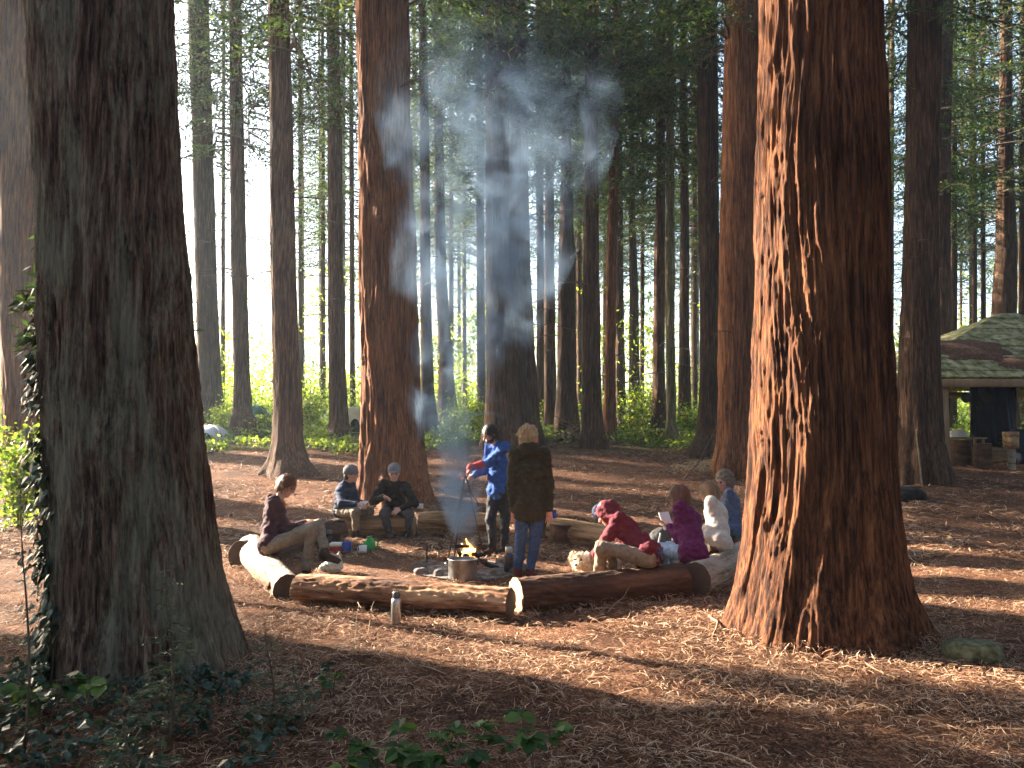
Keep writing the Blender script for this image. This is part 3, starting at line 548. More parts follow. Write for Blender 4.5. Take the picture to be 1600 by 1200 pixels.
# bramble seedlings in the foreground
def seedling(px, py, d, n, hgt, lab, leaf=(.06, .1), mat='bramble', grp=None):
    p = at(px, py, d); x, y = p[0], d; z0 = gz(x, y); root = thing('bramble_plant', (x, y, z0), lab, 'plant', grp); st = MB(); lf = MB()
    for k in range(n):
        a = g.uniform(0, 6.28); r = hgt * g.uniform(.3, 1.3); h = hgt * g.uniform(.55, 1.1)
        s = np.linspace(0, 1, 6); pts = np.stack([x + math.cos(a) * r * s, y + math.sin(a) * r * s, z0 - .02 + (h + .02) * np.sin(s * 1.75)], -1); st.tube(pts, np.linspace(.004, .0015, 6), 5)
        for t in (.55, .8, 1.0):
            b = np.array([np.interp(t, s, pts[:, j]) for j in range(3)])
            for q in range(3):
                L = g.uniform(*leaf); d_ = np.array((math.cos(a + (q - 1) * 1.2), math.sin(a + (q - 1) * 1.2), g.uniform(-.5, .2))); d_ /= np.linalg.norm(d_)
                n_ = np.array((0, 0, 1.)) + g.normal(0, .3, 3); sd_ = np.cross(d_, n_); sd_ /= np.linalg.norm(sd_); n_ = np.cross(sd_, d_)
                o = [(0, 0), (.2, .34), (.55, .40), (.85, .2), (1, 0), (.85, -.2), (.55, -.40), (.2, -.34), (.5, 0)]
                v = np.array([b + d_ * u * L + sd_ * w * L + n_ * abs(w) * .35 * L for u, w in o]); lf.add(v, quads=[(0, 8, 2, 1), (8, 4, 3, 2), (0, 7, 6, 8), (8, 6, 5, 4)])
    lf.build('foliage', M[mat], root, False); st.build('stem', M['twig'], root); return root
seedling(620, 1170, 3.95, 9, .25, 'largest clump of broad green bramble leaves at the bottom of the photo')
seedling(722, 1160, 4.0, 4, .24, 'bright green bramble sprig right of the largest bramble clump', (.05, .09))
seedling(835, 1165, 4.05, 4, .27, 'small bramble sprig furthest right in the bottom foreground', (.06, .1))
seedling(560, 1185, 3.75, 5, .2, 'low dark bramble leaves at the left of the largest bramble clump')
seedling(520, 1060, 5.3, 4, .14, 'tiny green seedling in the sun spot right of the grey trunk foot', (.03, .06))
seedling(75, 1010, 4.7, 6, .28, 'pale green fern like plant at the left edge before the grey trunk', (.06, .11))
# feathery young conifers in front of the left giant
def sapling(px, py, d, h, w, nb, lab, lean=0.0):
    p = at(px, py, d); x, y = p[0], d; z0 = gz(x, y); root = thing('conifer_sapling', (x, y, z0), lab, 'sapling'); st = MB(); P = []; D = []
    top = np.array((x + lean, y, z0 + h)); ax = np.linspace(0, 1, 8); sp = np.array((x, y, z0 - .03)) + (top - np.array((x, y, z0))) * ax[:, None]; sp[:, 0] += .03 * np.sin(ax * 5); st.tube(sp, np.linspace(.009, .002, 8), 5)
    for k in range(nb):
        t = .1 + .88 * (k + .5) / nb; b = np.array([np.interp(t, ax, sp[:, j]) for j in range(3)]); a = g.uniform(0, 6.28); L = w * (1.05 - t) * g.uniform(.6, 1.15)
        s = np.linspace(0, 1, 5); pts = b + np.stack([math.cos(a) * L * s, math.sin(a) * L * s, L * (.25 * s - .4 * s * s)], -1); st.tube(pts, np.linspace(.004, .001, 5), 4, False)
        sdv = np.array((-math.sin(a), math.cos(a), 0)); fwv = np.array((math.cos(a), math.sin(a), 0))
        for u in np.arange(.15, 1, .05 / max(L, .05)):
            c = np.array([np.interp(u, s, pts[:, j]) for j in range(3)])
            for sg in (-1, 1):
                l = L * .4 * (1.05 - u) + .02; dd = sdv * sg + fwv * .7 + np.array((0, 0, g.uniform(-.3, .1))); dd /= np.linalg.norm(dd)
                for q in np.arange(0, l, .022):
                    for s2 in (-1, 1):
                        P.append(c + dd * q); e = dd * .8 + s2 * np.cross(dd, (0, 0, 1.)) * .9 + g.normal(0, .15, 3); D.append(e / np.linalg.norm(e))
    P = np.array(P); D = np.array(D); Nn = g.normal(0, .4, P.shape) + np.array((0, 0, 1.)); Sd = np.cross(D, Nn); Sd /= np.linalg.norm(Sd, axis=1)[:, None]; L = g.uniform(.024, .042, len(P))[:, None]
    V = np.stack([P, P + D * L * .5 + Sd * .005, P + D * L, P + D * L * .5 - Sd * .005], 1).reshape(-1, 3)
    mb = MB(); mb.add(V, np.arange(len(V)).reshape(-1, 4)); mb.build('foliage', M['fern'], root, False); st.build('stem', M['twig'], root)
sapling(262, 1110, 4.4, 1.0, .42, 26, 'dark feathery young conifer growing close before the grey trunk')
sapling(420, 1075, 4.9, .62, .34, 18, 'feathery young conifer right of the grey trunk foot')
sapling(465, 1090, 4.8, .42, .26, 14, 'lowest feathery young conifer, between the grey trunk foot and the sun spot')
sapling(38, 1100, 4.3, 1.45, .12, 9, 'spindly almost bare young conifer stem at the left edge', -.03)
sapling(200, 1170, 3.9, .4, .36, 16, 'low dark feathery shoot in the bottom left foreground')
# ------------------------------------------------------------------ one continuous skin grown round a skeleton (signed distance + surface nets)
def basis(z, x):
    z = np.asarray(z, float); z = z / np.linalg.norm(z); x = np.asarray(x, float); x = x - z * (x @ z); x /= np.linalg.norm(x) + 1e-9
    return np.stack([x, np.cross(z, x), z])            # rows: local axes in world
def cap(a, b, ra, rb=None, k=None): return ('c', np.asarray(a, float), np.asarray(b, float), ra, ra if rb is None else rb, k)
def ell(c, r, B=None, k=None): return ('e', np.asarray(c, float), np.asarray(r, float), np.eye(3) if B is None else B, k)
def cut(p): return ('-',) + p
def skin(prims, vox=.008, k=.03, pad=.03):
    lo = np.full(3, 1e9); hi = -lo
    def bb(p):
        if p[0] == '-': p = p[1:]
        if p[0] == 'c': return np.minimum(p[1] - p[3], p[2] - p[4]), np.maximum(p[1] + p[3], p[2] + p[4])
        e = np.sqrt(((p[3] * p[2][:, None]) ** 2).sum(0)); return p[1] - e, p[1] + e
    for p in prims:
        if p[0] != '-': a, b = bb(p); lo = np.minimum(lo, a); hi = np.maximum(hi, b)
    lo -= pad; hi += pad; n = np.ceil((hi - lo) / vox).astype(int) + 2
    D = np.full(n, .3, np.float32)
    for p in prims:
        neg = p[0] == '-'; q = p[1:] if neg else p; kk = q[-1] if q[-1] is not None else k
        a, b = bb(p); m = kk + .02
        i0 = np.clip(((a - m - lo) / vox).astype(int), 0, n - 1); i1 = np.clip(((b + m - lo) / vox).astype(int) + 2, 1, n)
        if (i1 <= i0).any(): continue
        ax = [lo[j] + vox * np.arange(i0[j], i1[j]) for j in range(3)]
        X = np.stack(np.meshgrid(*ax, indexing='ij'), -1).astype(np.float32)
        if q[0] == 'c':
            A, Bv = q[1], q[2]; ba = Bv - A; l2 = float(ba @ ba) + 1e-12; t = np.clip(((X - A) @ ba) / l2, 0, 1); d = np.linalg.norm(X - A - t[..., None] * ba, axis=-1) - (q[3] + (q[4] - q[3]) * t)
        else:
            L = (X - q[1]) @ q[3].T; k0 = np.linalg.norm(L / q[2], axis=-1); k1 = np.linalg.norm(L / q[2] ** 2, axis=-1) + 1e-9; d = k0 * (k0 - 1) / k1
        sl = tuple(slice(i0[j], i1[j]) for j in range(3)); E = D[sl]
        if neg:
            h = np.maximum(kk - np.abs(E + d), 0) / kk; D[sl] = np.maximum(E, -d) + h * h * kk * .25
        else:
            h = np.maximum(kk - np.abs(E - d), 0) / kk; D[sl] = np.minimum(E, d) - h * h * kk * .25
    ins = D < 0; c = np.zeros(n - 1, np.int8); offs = [(i, j, l) for i in (0, 1) for j in (0, 1) for l in (0, 1)]
    def corner(A, o): return A[o[0]:n[0] - 1 + o[0], o[1]:n[1] - 1 + o[1], o[2]:n[2] - 1 + o[2]]
    for o in offs: c += corner(ins, o)
    act = np.argwhere((c > 0) & (c < 8)); idx = np.full(n - 1, -1, np.int64); idx[tuple(act.T)] = np.arange(len(act))
    val = {o: D[tuple((act + np.array(o)).T)] for o in offs}; acc = np.zeros((len(act), 3)); cnt = np.zeros(len(act))
    for o in offs:
        for j in range(3):
            if o[j]: continue
            o2 = list(o); o2[j] = 1; o2 = tuple(o2); a, b = val[o], val[o2]; m = (a < 0) != (b < 0); t = np.where(m, a / np.where(m, a - b, 1), 0); pnt = np.tile(np.array(o, float), (len(act), 1)); pnt[:, j] += t; acc += pnt * m[:, None]; cnt += m
    V = lo + vox * (act + acc / cnt[:, None]); Q = []
    for j in range(3):
        u, w = [(1, 2), (2, 0), (0, 1)][j]; sl0 = [slice(1, -1)] * 3; sl0[j] = slice(0, -1); sl1 = list(sl0); sl1[j] = slice(1, None)
        a, b = ins[tuple(sl0)], ins[tuple(sl1)]; e = np.argwhere(a != b); 
        if not len(e): continue
        sgn = a[tuple(e.T)]; e = e + 1; e[:, j] -= 1
        du = np.zeros(3, int); du[u] = 1; dw = np.zeros(3, int); dw[w] = 1
        q = np.stack([idx[tuple((e - du - dw).T)], idx[tuple((e - dw).T)], idx[tuple(e.T)], idx[tuple((e - du).T)]], -1); ok = (q >= 0).all(1); q = q[ok]; sg = sgn[ok]; q[~sg] = q[~sg][:, ::-1]; Q.append(q)
    return V, np.concatenate(Q)
def vnormals(V, Q):
    n = np.cross(V[Q[:, 2]] - V[Q[:, 0]], V[Q[:, 3]] - V[Q[:, 1]]); N = np.zeros_like(V)
    for j in range(4): np.add.at(N, Q[:, j], n)
    return N / (np.linalg.norm(N, axis=1)[:, None] + 1e-9)
def wrinkle(V, Q, amp, cell, stretch=(1, 1, 1), ridged=False, seed=0.0, o=2):
    P = V * np.array(stretch) / cell + seed; d = fbm(P, o)
    if ridged: d = .5 - 2 * np.abs(d)
    return V + vnormals(V, Q) * (amp * d)[:, None]
def solid(name, prims, mat, parent, vox=.008, k=.03, amp=0, cell=.08, stretch=(1, 1, 1), seed=0.0, ridged=False):
    V, Q = skin(prims, vox, k)
    if amp: V = wrinkle(V, Q, amp, cell, stretch, ridged, seed)
    mb = MB(); mb.add(V, Q); return mb.build(name, M[mat], parent) if parent is not None else mb
# ------------------------------------------------------------------ logs
def logmat(name, stops, scale=9, bump=.6):
    m, t, b, ns, ln = newmat(name); tc = ns.new('ShaderNodeTexCoord'); mp = ns.new('ShaderNodeMapping'); mp.inputs['Scale'].default_value = (.12, 1, 1); ln.new(tc.outputs['Object'], mp.inputs[0])
    n = ns.new('ShaderNodeTexNoise'); n.inputs['Scale'].default_value = scale; n.inputs['Detail'].default_value = 9; n.inputs['Roughness'].default_value = .66; ln.new(mp.outputs[0], n.inputs[0])
    r = ramp(ns, stops); ln.new(n.outputs['Fac'], r.inputs[0]); ln.new(r.outputs[0], b.inputs['Base Color']); b.inputs['Roughness'].default_value = .85; b.inputs['Specular IOR Level'].default_value = .2
    n2 = ns.new('ShaderNodeTexNoise'); n2.inputs['Scale'].default_value = scale * 3; n2.inputs['Detail'].default_value = 8; ln.new(mp.outputs[0], n2.inputs[0])
    bp = ns.new('ShaderNodeBump'); bp.inputs['Strength'].default_value = bump; bp.inputs['Distance'].default_value = .02; ln.new(n2.outputs['Fac'], bp.inputs['Height']); ln.new(bp.outputs[0], b.inputs['Normal']); return m
def ringmat(name, c0, c1):
    m, t, b, ns, ln = newmat(name); tc = ns.new('ShaderNodeTexCoord'); w = ns.new('ShaderNodeTexWave'); w.wave_type = 'RINGS'; w.rings_direction = 'X'
    w.inputs['Scale'].default_value = 14; w.inputs['Distortion'].default_value = 3; w.inputs['Detail'].default_value = 3; ln.new(tc.outputs['Object'], w.inputs[0])
    n = ns.new('ShaderNodeTexNoise'); n.inputs['Scale'].default_value = 12; n.inputs['Detail'].default_value = 6; ln.new(tc.outputs['Object'], n.inputs[0])
    mx = ns.new('ShaderNodeMath'); mx.operation = 'MULTIPLY'; ln.new(w.outputs['Fac'], mx.inputs[0]); ln.new(n.outputs['Fac'], mx.inputs[1]); r = ramp(ns, [(.0, c0), (.9, c1)]); ln.new(mx.outputs[0], r.inputs[0]); ln.new(r.outputs[0], b.inputs['Base Color']); b.inputs['Roughness'].default_value = .9; return m
M['log_red'] = logmat('reddish log bark', [(.38, (.05, .022, .012)), (.48, (.22, .10, .05)), (.6, (.46, .27, .15))])
M['log_dark'] = logmat('dark log bark', [(.3, (.025, .013, .009)), (.5, (.075, .038, .022)), (.7, (.16, .085, .05))])
M['log_pale'] = logmat('bare grey log wood', [(.36, (.13, .085, .055)), (.45, (.3, .24, .18)), (.54, (.36, .30, .235)), (.66, (.45, .40, .33))], bump=.9)
M['log_tan'] = logmat('tan peeled log wood', [(.38, (.09, .05, .025)), (.48, (.25, .145, .07)), (.6, (.42, .27, .15))], bump=.6)
M['ring_dark'] = ringmat('weathered dark cut wood', (.05, .035, .024), (.15, .105, .07))
M['ring_pale'] = ringmat('pale cut wood', (.22, .14, .08), (.48, .35, .22))
LOGS = []
def log_seat(label, a, b, r0, r1, mat, ringA, ringB, seed, amp=.012, rough=1.0, chip=None, sink=.03, strip=None):
    """a, b: ground points (x, y) under the two ends"""
    LOGS.append((a[0], a[1], b[0], b[1], (r0 + r1) / 2)); a = np.array((a[0], a[1], gz(*a[:2]) + r0 - sink)); b = np.array((b[0], b[1], gz(*b[:2]) + r1 - sink)); c = (a + b) / 2; d = b - a; L = np.linalg.norm(d); d /= L
    root = bpy.data.objects.new('log_bench', None); COL.objects.link(root); tag(root, label, 'log', 'felled logs laid in a ring as seats'); root.location = tuple(c - np.array((0, 0, (r0 + r1) / 2)))
    ORG[root.name] = np.array(root.location)
    rot = Vector((1, 0, 0)).rotation_difference(Vector(d)).to_matrix()
    nL, nS = max(30, int(L / .025)), 96; x = np.linspace(-L / 2, L / 2, nL); th = np.arange(nS) * 2 * math.pi / nS; TH, XX = np.meshgrid(th, x); rr = r0 + (r1 - r0) * (XX / L + .5)
    P = np.stack([XX * .5, np.cos(TH) * .2, np.sin(TH) * .2], -1).reshape(-1, 3) + seed * 3.1
    dsp = amp * (1.1 * noise(P * 3.5) + rough * (1 - 2 * np.abs(noise(P * np.array((1, 1, 1)) * 16))) * .6 + rough * .5 * noise(P * np.array((3, 1, 1)) * 30)).reshape(TH.shape)
    if chip: dsp = dsp - chip * np.clip(-np.sin(TH) * .8 - .25 + .25 * noise(P * 6).reshape(TH.shape), 0, .12)
    RR = rr + dsp; bow = .02 * np.sin((XX / L + .5) * math.pi + seed)
    V = np.stack([XX, RR * np.cos(TH), RR * np.sin(TH) + bow], -1).reshape(-1, 3); I = np.arange(nL * nS).reshape(nL, nS); J = np.roll(I, -1, 1); Q = np.stack([I[:-1], J[:-1], J[1:], I[1:]], -1).reshape(-1, 4)
    o = link('log_body', make_mesh('log_body', V, Q), M[mat], root)
    o.matrix_parent_inverse = Matrix(); o.rotation_euler = rot.to_euler(); o.location = Vector(c) - root.location
    if strip:   # bark still clinging to part of the log
        u0, u1, t0, t1, sm = strip; a_, b_ = np.linspace(u0, u1, 70), np.linspace(0, 1, 26); A2, B2 = np.meshgrid(a_, b_, indexing='ij')
        e0 = .28 * noise(np.stack([A2.ravel() * 14, 0 * A2.ravel() + seed, 0 * A2.ravel()], -1)).reshape(A2.shape); e1 = .28 * noise(np.stack([A2.ravel() * 11, 0 * A2.ravel() + seed + 9, 0 * A2.ravel()], -1)).reshape(A2.shape); tp_ = np.sin(np.clip((A2 - u0) / (u1 - u0), 0, 1) * math.pi) ** .35
        mid = (t0 + t1) / 2; T2 = mid + ((t0 - mid + e0) * (1 - B2) + (t1 - mid + e1) * B2) * tp_; X2 = (A2 - .5) * L; rr_b = r0 + (r1 - r0) * A2
        R2 = rr_b + .012 + .012 * np.sin(B2 * math.pi) + .006 * noise(np.stack([X2.ravel() * 6, T2.ravel() * 6, 0 * X2.ravel()], -1)).reshape(X2.shape); edge_ = np.minimum(np.minimum(B2, 1 - B2) * 8, 1); R2 = R2 - .02 * (1 - edge_)
        VB = np.stack([X2, R2 * np.cos(T2), R2 * np.sin(T2) + .02 * np.sin(A2 * math.pi + seed)], -1).reshape(-1, 3); I2 = np.arange(VB.shape[0]).reshape(A2.shape)
        bo = link('bark_strip', make_mesh('bark_strip', VB, np.stack([I2[:-1, :-1], I2[1:, :-1], I2[1:, 1:], I2[:-1, 1:]], -1).reshape(-1, 4)), M[sm], root); bo.rotation_euler = rot.to_euler(); bo.location = Vector(c) - root.location
    for e, rm in ((0, ringA), (-1, ringB)):
        ring = V.reshape(nL, nS, 3)[e]; ct = ring.mean(0); sgn = -1 if e == 0 else 1
        mids = ct + (ring - ct) * .55 + np.array((sgn * .006, 0, 0)); ring2 = ct + (ring - ct) * .985 + np.array((sgn * .002, 0, 0)); VV = np.concatenate([ring, ring2, mids, [ct + np.array((sgn * .008, 0, 0))]]); j = np.arange(nS); jn = np.roll(j, -1)
        QQ = np.concatenate([np.stack([j, jn, jn + nS, j + nS], -1), np.stack([j + nS, jn + nS, jn + 2 * nS, j + 2 * nS], -1)]); TT = np.stack([j + 2 * nS, jn + 2 * nS, np.full(nS, 3 * nS)], -1)
        if e == 0: QQ = QQ[:, ::-1]; TT = TT[:, ::-1]
        cc = link('cut_end', make_mesh('cut_end', VV - ct, [QQ, TT], False), M[rm], root); cc.rotation_euler = rot.to_euler(); cc.location = Vector(c) + rot @ Vector(ct) - root.location
    return root
def G(px, py): p = on_ground(px, py); return (p[0], p[1])
log_seat('long reddish log with flaking bark lying nearest the camera, steel flask before it', G(466, 944), G(798, 968), .145, .155, 'log_red', 'ring_dark', 'ring_dark', 1.0, .016, 1.2, chip=.35)
log_seat('dark barked log with one pale cut end, under the person in the burgundy hood', G(806, 958), G(1066, 930), .16, .175, 'log_dark', 'ring_pale', 'ring_dark', 2.0, .016, 1.2)
log_seat('smooth pale grey log with dark cut end facing the camera, under the white fleece', G(1085, 930), (on_ground(1178, 892)[0], 10.3), .175, .18, 'log_pale', 'ring_dark', 'ring_dark', 3.0, .012, .9, strip=(.3, .9, -.9, -.2, 'log_tan'))
log_seat('sunlit bare pale log seating the woman in the hooded jacket who writes', G(449, 938), (on_ground(402, 876)[0], 10.55), .145, .19, 'log_pale', 'ring_dark', 'ring_dark', 4.0, .012, .9, strip=(.06, .62, -.35, .75, 'log_red'))
log_seat('dark ended log lying furthest left, behind the sunlit bare pale one', G(376, 889), (-2.55, 12.2), .19, .17, 'log_dark', 'ring_dark', 'ring_dark', 5.0, .012, 1)
log_seat('short tan log seating the two men in caps', G(527, 838), G(648, 836), .16, .155, 'log_tan', 'ring_pale', 'ring_pale', 6.0, .012, .9)
log_seat('tan log across the back of the ring behind the tripod', G(655, 833), G(792, 834), .165, .165, 'log_tan', 'ring_pale', 'ring_pale', 7.0, .012, .9)
log_seat('pale brown log at the back right of the ring behind the short stump', G(862, 846), G(985, 862), .18, .18, 'log_tan', 'ring_pale', 'ring_pale', 8.0, .012, .9)
def stump(label, px, py, w, h, mat='log_dark', top='ring_pale', d=None, name='stump_stool', cat='stump', grp=None):
    p = on_ground(px, py) if d is None else at(px, py, d); x, y = p[0], p[1]; z0 = gz(x, y); s = y / F; r = w * s / 2; H = h * s
    root = thing(name, (x, y, z0), label, cat, grp); nS = 48; th = np.arange(nS) * 2 * math.pi / nS; zz = np.concatenate([[-.03], np.linspace(.02, H, 10)]); TH, ZZ = np.meshgrid(th, zz)
    RR = r * (1 + .1 * np.exp(-np.maximum(ZZ, 0) / .08)) * (1 + .05 * noise(np.stack([np.cos(TH).ravel() * 2, np.sin(TH).ravel() * 2, ZZ.ravel() * 3 + px], -1)).reshape(TH.shape)) + .008 * noise(np.stack([np.cos(TH).ravel() * 9, np.sin(TH).ravel() * 9, ZZ.ravel() * 2 + px], -1)).reshape(TH.shape)
    V = np.stack([RR * np.cos(TH), RR * np.sin(TH), ZZ], -1).reshape(-1, 3); m = len(zz); I = np.arange(m * nS).reshape(m, nS); J = np.roll(I, -1, 1)
    o = link('bark', make_mesh('bark', V, np.stack([I[:-1], J[:-1], J[1:], I[1:]], -1).reshape(-1, 4)), M[mat], root)
    ring = V.reshape(m, nS, 3)[-1]; VV = np.concatenate([ring, ring * np.array((.96, .96, 1)) + (0, 0, .004), [(0, 0, H + .006)]]); j = np.arange(nS); jn = np.roll(j, -1)
    t = link('cut_top', make_mesh('cut_top', VV, [np.stack([j, jn, jn + nS, j + nS], -1), np.stack([j + nS, jn + nS, np.full(nS, 2 * nS)], -1)], False), M[top], root); return root, np.array((x, y, z0 + H))
stump('short dark round stump stool before the back right log, stick lying on its top', 880, 857, 42, 31, top='ring_dark', d=12.0)
stump('taller dark stump block just right of the blond woman', 846, 853, 26, 46, top='ring_pale', d=12.3)
# ------------------------------------------------------------------ fire, pot, tripod
M['steel'] = noisy('brushed steel', [(.3, (.35, .35, .36)), (.7, (.6, .6, .6))], 30, rough=.32, bump=.02, metal=1)
M['steel_dark'] = noisy('dark steel', [(.3, (.06, .06, .065)), (.7, (.13, .13, .14))], 20, rough=.4, bump=.05, metal=.8)
M['sooty'] = noisy('dull aluminium with soot', [(.35, (.10, .095, .09)), (.6, (.32, .31, .30)), (.8, (.5, .49, .47))], 6, (1, 1, .6), rough=.45, bump=.05, metal=.75)
M['iron'] = noisy('black iron', [(.3, (.02, .018, .016)), (.7, (.07, .06, .055))], 30, rough=.6, metal=.5)
M['black'] = noisy('black nylon', [(.3, (.012, .012, .014)), (.7, (.04, .04, .045))], 25, rough=.7, bump=.2)
M['ash'] = noisy('grey ash', [(.35, (.05, .042, .036)), (.55, (.18, .16, .145)), (.75, (.42, .40, .38))], 16, rough=.95, bump=.6)
M['char'] = noisy('charred wood', [(.35, (.008, .007, .006)), (.65, (.035, .03, .027)), (.85, (.14, .13, .12))], 14, rough=.9, bump=.6)
M['stone'] = noisy('sooty stone', [(.3, (.07, .06, .055)), (.6, (.17, .155, .14)), (.8, (.28, .26, .24))], 7, rough=.9, bump=.6)
PX, PY_, PD = at(723, 900, 9.55)[0], 0, 9.55
zb = gz(PX, PD) + .01; root = thing('cooking_pot', (PX, PD, zb), 'large dull aluminium cooking pot steaming beside the fire', 'pot')
mb = MB(); r = .165; mb.lathe([(r * .93, 0), (r * .985, .012), (r, .03), (r, .225), (r * 1.05, .232), (r * 1.05, .238), (r * .985, .238), (r * .98, .16)], (PX, PD, zb), 40); mb.build('pot_body', M['sooty'], root)
M['stew'] = noisy('pale simmering food', [(.3, (.45, .42, .36)), (.7, (.75, .72, .66))], 22, rough=.35, bump=.5)
mb = MB(); g = np.random.default_rng(3); rr_ = np.linspace(0, r * .98, 9); prof = [(max(q, .001), .2 + .006 * math.sin(k * 2.3)) for k, q in enumerate(rr_[::-1])]; mb.lathe(prof, (PX, PD, zb), 30); mb.build('contents', M['stew'], root)
for sg in (-1, 1):
    mb = MB(); a = np.linspace(-1.2, 1.2, 9); mb.tube(np.stack([PX + sg * (r + .034 * np.cos(a) * 1.0), PD - .03 + .055 * np.sin(a) , np.full(9, zb + .19)], -1), .006, 8); mb.build('handle', M['sooty'], root)
FX, FD = at(733, 880, 10.15)[0], 10.15; fz = gz(FX, FD)
mb = MB(); nS = 60; th = np.arange(nS) * 2 * math.pi / nS; V = []; rad = np.linspace(.02, .66, 14)
for q in rad:
    rr2 = q * (1 + .14 * noise(np.stack([np.cos(th) * 2, np.sin(th) * 2, 0 * th + 3], -1))); hh = .055 * (1 - (q / .7) ** 2) + .02 * noise(np.stack([rr2 * np.cos(th) * 7, rr2 * np.sin(th) * 7, 0 * th], -1)) * (q < .6)
    xx, yy = FX + rr2 * np.cos(th), FD + rr2 * np.sin(th); V.append(np.stack([xx, yy, ground(xx, yy) + hh + .012], -1))
V = np.concatenate(V); I = np.arange(14 * nS).reshape(14, nS); J = np.roll(I, -1, 1); mb.add(V, np.stack([I[:-1], I[1:], J[1:], J[:-1]], -1).reshape(-1, 4))
fp = thing('campfire', (FX, FD, fz), 'small burning campfire with orange flames on pale ash in the middle of the ring', 'fire'); mb.build('ash_bed', M['ash'], fp)
for k in range(9):
    a = g.uniform(0, 6.28); L = g.uniform(.25, .5); c = np.array((FX + g.normal(0, .1), FD + g.normal(0, .08), fz + .07 + .03 * k)); dv = np.array((math.cos(a), math.sin(a), g.uniform(-.25, .25))) * L / 2
    mb = MB(); s = np.linspace(-1, 1, 6); mb.tube(c + dv * s[:, None] + g.normal(0, .006, (6, 3)), g.uniform(.016, .03), 9); mb.build('firewood', M['char'], fp)
def flame_mat():
    m, t, b, ns, ln = newmat('flame'); tc = ns.new('ShaderNodeTexCoord'); n = ns.new('ShaderNodeTexNoise'); n.inputs['Scale'].default_value = 9; ln.new(tc.outputs['Object'], n.inputs[0])
    r = ramp(ns, [(.35, (1, .12, .01)), (.5, (1, .33, .04)), (.7, (1, .72, .3))]); ln.new(n.outputs['Fac'], r.inputs[0]); em = ns.new('ShaderNodeEmission'); em.inputs['Strength'].default_value = 1.5; ln.new(r.outputs[0], em.inputs[0])
    tr = ns.new('ShaderNodeBsdfTransparent'); lw = ns.new('ShaderNodeLayerWeight'); lw.inputs[0].default_value = .35; mx = ns.new('ShaderNodeMixShader'); ma = ns.new('ShaderNodeMath'); ma.operation = 'MULTIPLY_ADD'; ma.inputs[1].default_value = .7; ma.inputs[2].default_value = .3; ma.use_clamp = True
    ln.new(lw.outputs['Facing'], ma.inputs[0]); ln.new(ma.outputs[0], mx.inputs[0]); ln.new(em.outputs[0], mx.inputs[1]); ln.new(tr.outputs[0], mx.inputs[2]); ln.new(mx.outputs[0], ns['Material Output'].inputs[0]); return m
M['flame'] = flame_mat()
for k, (px, h, w) in enumerate(((729, .2, .05), (737, .25, .04), (733, .17, .05), (723, .1, .035), (741, .13, .03), (734, .2, .03))):
    x0 = at(px, 850, FD)[0]; s = np.linspace(0, 1, 10); mb = MB(); yo = FD + .05 * math.sin(k * 2.1)
    mb.tube(np.stack([x0 + .045 * np.sin(s * 4 + k) * s - .03 * s, yo + .03 * np.cos(s * 3 + k * 2) * s, fz + .14 + h * s], -1), w * (np.sin(math.pi * np.clip(s * .8 + .16, 0, 1)) ** 1.2) * (1 - s ** 3) + .002, 12); mb.build('flame', M['flame'], fp)
def stone(label, x, y, sx, sy, sz, seed, mat='stone', name='hearth_stone', grp=None, rz=0.0, cat='stone', sink=.2):
    n1, n2 = 28, 18; u = np.arange(n1) * 2 * math.pi / n1; v = np.linspace(-math.pi / 2, math.pi / 2, n2); U, Vv = np.meshgrid(u, v); d = np.stack([np.cos(U) * np.cos(Vv), np.sin(U) * np.cos(Vv), np.sin(Vv)], -1).reshape(-1, 3)
    p = np.sign(d) * np.abs(d) ** .75; p = p * (1 + .16 * noise(d * 1.6 + seed) + .07 * noise(d * 5 + seed))[:, None]; c, s = math.cos(rz), math.sin(rz); p = p * np.array((sx, sy, sz)); p = np.stack([p[:, 0] * c - p[:, 1] * s, p[:, 0] * s + p[:, 1] * c, p[:, 2]], -1)
    z0 = gz(x, y); I = np.arange(n1 * n2).reshape(n2, n1); J = np.roll(I, -1, 1); mb = MB(); mb.add(p + np.array((x, y, z0 + sz * (1 - 2 * sink))), np.stack([I[:-1], J[:-1], J[1:], I[1:]], -1).reshape(-1, 4)); o = mb.build(name, M[mat], None, True, (x, y, z0)); return tag(o, label, cat, grp)
for k in range(11):
    a = k / 11 * 6.283 + .2; x, y = FX + .62 * math.cos(a) * g.uniform(.9, 1.1), FD + .52 * math.sin(a) * g.uniform(.9, 1.1)
    if abs(x - PX) < .25 and y < FD: continue
    stone('small sooty stone in the ring of stones round the fire', x, y, g.uniform(.06, .11), g.uniform(.05, .09), g.uniform(.04, .07), k * 3.3, grp='hearth stones round the fire', rz=a)
# tripod of three iron rods
apex = at(727, 741, 10.25); root = thing('cooking_tripod', (apex[0], apex[1], gz(apex[0], apex[1])), 'tall thin black iron tripod whose top the man in blue grips', 'tripod')
feet = [on_ground(697, 888), at(709, 868, 10.9), at(757, 858, 11.15)]
for f in feet:
    f = np.array((f[0], f[1], gz(f[0], f[1]) - .02)); d = (apex - f); mb = MB(); mb.tube([f, f + d * .5, f + d * 1.03], .0085, 8); mb.build('leg', M['iron'], root)
mb = MB(); a = np.linspace(0, 6.283, 17); mb.tube(np.stack([apex[0] + .03 * np.cos(a), apex[1] + .03 * np.sin(a), apex[2] - .03 + 0 * a], -1), .006, 6); mb.build('ring', M['iron'], root)
mb = MB(); s = np.linspace(0, 1, 9); mb.tube(np.stack([apex[0] + .17 * s, apex[1] - .05 - .1 * s, apex[2] - .03 - .36 * s + .03 * np.sin(s * 9)], -1), .005, 6); mb.build('hook', M['iron'], root)
